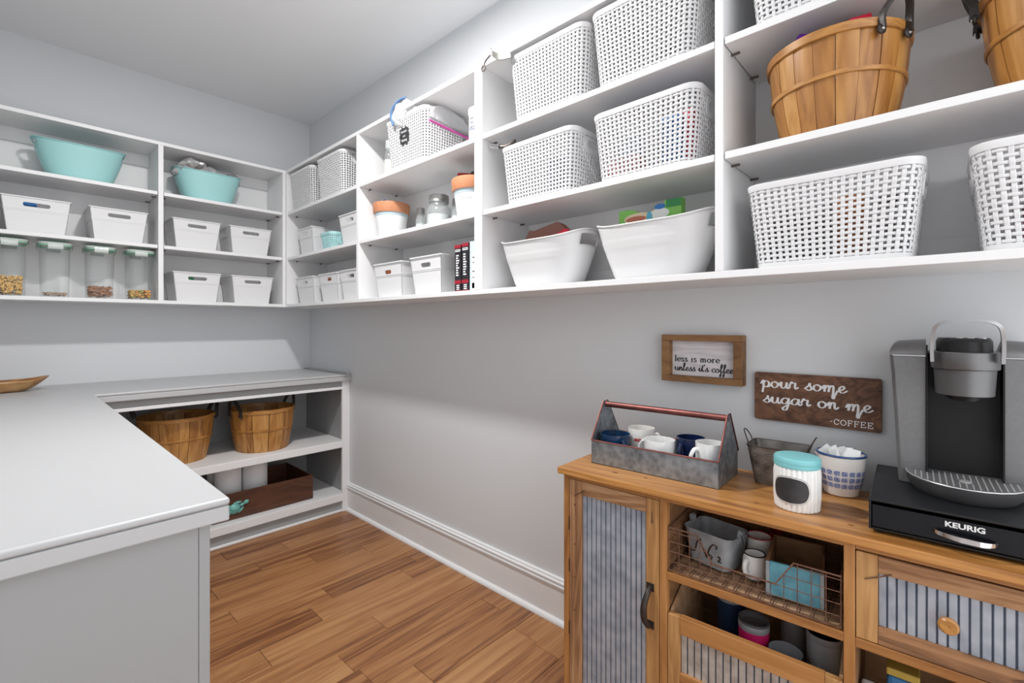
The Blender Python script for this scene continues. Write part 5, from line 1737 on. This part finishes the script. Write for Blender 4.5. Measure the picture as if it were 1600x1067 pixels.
def tower(s):
    mb = MB()
    yf, yb = .215, .365
    # outer edge leans out to the top, shoulder rounds over
    secs = [(0.0, .1100, yf + .004), (.05, .1125, yf + .001), (.15, .1170, yf), (.25, .1225, yf), (.292, .1260, yf)]
    rings = []
    for z, xo, y in secs:
        xi = .0615
        rings.append([(s * xi, y, z), (s * (xo - .006), y, z), (s * xo, y + .010, z), (s * xo, yb, z), (s * xi, yb, z)])
    mb.loft(rings, True, True, True)
    return mb.build('side_tower', 'slate', br, bevel=.0015)


for s in (-1, 1):
    tower(s)
    mb = MB(); rings = []
    for k in range(9):
        a = PI / 2 * k / 8
        y = .213 + .050 * (1 - math.cos(a)); z = .2945 + .036 * math.sin(a)
        xo = .1268 - .008 * math.sin(a) ** 2
        rings.append([(s * .0615, y, z), (s * (xo - .008), y, z - .004 * math.sin(a)), (s * xo, y + .003, z - .010 * math.sin(a)), (s * xo, .365, z * .2 + .2355 + .0), (s * .0615, .365, .2945)])
    mb.loft(rings, True, True, True)
    mb.build('shoulder', 'slate', br, smooth=True)
    bx('trim_line', 'chrome', br, s * .0625, s * .121, .2135, .2160, .2923, .2942, 0)
bx('back_housing', 'black', br, -.0610, .0610, .250, .365, 0, .300, .002)
bx('inner_wall', 'black', br, -.0614, -.0590, .205, .2500, .012, .318, 0)
bx('inner_wall', 'black', br, .0590, .0614, .205, .2500, .012, .318, 0)
# brew head
hx = lambda x, y: (x, y)


def head_ring(hw, yf, r, z, yb=.26):
    pts = []
    for i in range(13):
        a = PI + PI * i / 12
        pts.append((hw * math.cos(a), yf + r + r * math.sin(a), z))
    return [(-hw, yb, z)] + pts + [(hw, yb, z)]


MB().loft([head_ring(.0445, .150, .052, .2135), head_ring(.0470, .146, .054, .2150), head_ring(.0500, .140, .058, .2690)], True, True, True).build('brew_head', 'steel_band', br, smooth=True)
MB().loft([head_ring(.0250, .160, .04, .2040), head_ring(.0350, .156, .045, .2133)], True, True, True).build('spout', 'black', br, smooth=True)
MB().loft([head_ring(.0540, .132, .060, .2705), head_ring(.0545, .131, .060, .2720), head_ring(.0548, .131, .060, .3050), head_ring(.0540, .132, .060, .3062)], True, True, True).build('lid_band', 'steel_band', br, smooth=True)
MB().loft([head_ring(.0440, .148, .050, .3065), head_ring(.0440, .150, .050, .3280), head_ring(.0405, .160, .048, .3350)], True, True, True).build('control_top', 'black', br, smooth=True)
for k in range(4):
    MB().lathe([(.0055, 0), (.0055, .0014), (.0045, .002), (0, .002)], 14, Matrix.Translation((-.026 + .0175 * k, .178, .3345))).build('button', 'steel' if k else 'slate_dark', br, smooth=True)
# lift handle
S = spline([(-.0530, .150, .285), (-.0535, .146, .320), (-.0505, .138, .352), (-.040, .132, .3665), (-.015, .130, .3725), (.015, .130, .3725), (.040, .132, .3665), (.0505, .138, .352), (.0535, .146, .320), (.0530, .150, .285)], 5)
rings = []
for i, p in enumerate(S):
    a = S[max(0, i - 1)]; b = S[min(len(S) - 1, i + 1)]; tg = (b - a).normalized(); up = Vector((0, 1, 0)); n_ = tg.cross(up).normalized()
    rings.append([tuple(p + n_ * .0030 - up * .008), tuple(p + n_ * .0030 + up * .010), tuple(p - n_ * .0030 + up * .010), tuple(p - n_ * .0030 - up * .008)])
MB().loft(rings, True, True, True).build('lift_handle', 'handle_steel', br, smooth=True)
# drip tray
MB().loft([head_ring(.086, .118, .105, .0, .248), head_ring(.094, .107, .110, .012, .248), head_ring(.098, .103, .112, .031, .248)], True, True, True).build('tray_base', 'slate_dark', br, smooth=True)
MB().loft([head_ring(.0965, .1045, .111, .0312, .248), head_ring(.0955, .1055, .110, .0330, .248)], True, True, True).build('drip_plate', 'slate', br, smooth=True)
S = [(x, y, .0330) for x, y, z in head_ring(.0968, .1042, .1115, 0, .247)]
MB().tube(S, .0014, 6).build('tray_edge', 'steel', br, smooth=True)
mb = MB()
for k in range(17):
    x = -.080 + .010 * k
    hw_ = .096
    yf_ = .1055 + .110 - .110 * math.sqrt(max(0, 1 - (x / hw_) ** 2)) + .012
    n = max(2, int((.236 - yf_) / .0062))
    for j in range(n):
        y = yf_ + (.236 - yf_) * j / n
        if abs(x) < .016 and abs(y - .172) < .014: continue
        mb.box(x - .0012, x + .0012, y, y + .0032, .0329, .0335)
o = mb.build('drain_slots', 'steel', br); o['kind'] = 'stuff'
MB().lathe([(.0105, .0), (.0105, .0012), (.008, .0018), (0, .0018)], 20, Matrix.Translation((0, .172, .0331))).build('float_cap', 'steel', br, smooth=True)

# ================================================================== THINGS IN THE SIDEBOARD
make_mug('white enamel mug with a dark rim in the wire basket', .528, .125, .026, .060, 'ceramic', rz=-.35, z=.580, belly=.003, rim='metal_dark', group='mugs in the wire basket', hr=.5)
g = make_mug('white mug with red rim behind the enamel mug', .518, .215, .032, .072, 'ceramic_grey', rz=3.0, z=.580, rim='redink', hr=.4, group='mugs in the wire basket')
g2 = make_mug('dark red mug at the back of the wire basket', .552, .258, .020, .078, col('red_glaze', (.20, .01, .015), .15, coat=.5), rz=1.9, z=.580, group='mugs in the wire basket')
ck = thing('wooden_crate', 'small wooden crate with turquoise painted front in the wire basket', 'crate', sp(.618, .150, .580), SA + .10)
cw, cd, chh = .118, .175, .080
bx('front_board', mat('turquoise_paint', (.11, .31, .39), .65, noise=.25, nscale=40), ck, -cw / 2 + .008, cw / 2 - .008, -cd / 2, -cd / 2 + .008, 0, chh, .001)
for s in (-1, 1):
    bx('corner_post', 'galv_pale', ck, s * (cw / 2 - .008), s * cw / 2, -cd / 2 - .001, -cd / 2 + .006, 0, chh, .001)
    bx('side_board', 'inner_wood', ck, s * (cw / 2 - .007), s * cw / 2, -cd / 2 + .006, cd / 2 - .008, 0, chh, .001)
bx('back_board', 'inner_wood', ck, -cw / 2, cw / 2, cd / 2 - .008, cd / 2, 0, chh, .001)
bx('floor_board', 'inner_wood', ck, -cw / 2 + .007, cw / 2 - .007, -cd / 2 + .008, cd / 2 - .008, .001, .006, 0)


def tumbler(label, s, t, r, h, m, z=.2825, band=True, lid=None, name='tumbler', taper=.86):
    g = thing(name, label, 'tumbler', sp(s, t, z), SA, 'tumblers in the pull-out bin')
    hb = h * (.925 if band else 1)
    rb = r * taper
    MB().lathe([(0, .001), (rb * .95, .001), (rb, .005), (rb + (r - rb) * .9, hb)] + ([] if band else [(r, h), (r - .002, h), (rb * .9, .01)]) + [(0, hb if band else .01)], 36).build('body', m, g, smooth=True)
    if band:
        MB().lathe([(r * .985, hb - .001), (r, hb), (r, h), (r - .0025, h), (r - .004, hb), ], 36).build('steel_rim', 'steel', g, smooth=True)
    if lid:
        MB().lathe([(0, h - .006), (r * .78, h - .006), (r * .84, h + .004), (r * .99, h + .007), (r * .99, h + .001), (r * .80, h - .009), (0, h - .009)], 36).build('lid', lid, g, smooth=True)
    return g


M['smoke'] = clear('smoke_lid', (.30, .30, .32), .6, .05, .35)
tumbler('navy tumbler with a steel rim', .456, .180, .037, .210, col('navy_coat', (.012, .03, .075), .5), lid='smoke')
tumbler('bright pink tumbler with a clear dark lid', .529, .112, .0360, .190, col('pink_coat', (.62, .01, .13), .5), lid='smoke')
tumbler('grey plastic cup standing in front of the steel tumbler', .604, .090, .037, .160, col('grey_cup', (.24, .25, .27), .45), band=False, name='plastic_cup', taper=.78)
tumbler('slim steel bottle at the back of the bin', .598, .235, .030, .220, 'steel', band=False, name='steel_bottle', taper=1.0)
tumbler('wide brushed steel tumbler at the end of the bin', .676, .150, .038, .205, 'steel', band=True, taper=.9)
packet('yellow_carton', 'blue carton with a yellow top in the lower compartment', 'box', col('carton_blue', (.03, .16, .36), .5), sp(.822, .13, .392), (.055, .05, .150), SA)
packet('carton_top', 'yellow printed band of a carton in the lower compartment', 'box', col('carton_yellow', (.45, .32, .06), .5), sp(.822, .13, .476), (.056, .051, .016), SA)
packet('white_packet', 'white and red packet in the lower compartment of the sideboard', 'packet', col('packet_white', (.80, .80, .80), .6), sp(.765, .10, .372), (.03, .06, .11), SA)

# everything that stands on something rests a hair above it
FIXED = ('open_shelf_unit', 'base_cabinet', 'countertop', 'sideboard', 'pull_out_bin', 'framed_sign', 'wooden_sign', 'recessed_downlight')
for o in list(scene.objects):
    if o.parent is None and 'category' in o and o.name.split('.')[0] not in FIXED:
        o.location.z += .0008
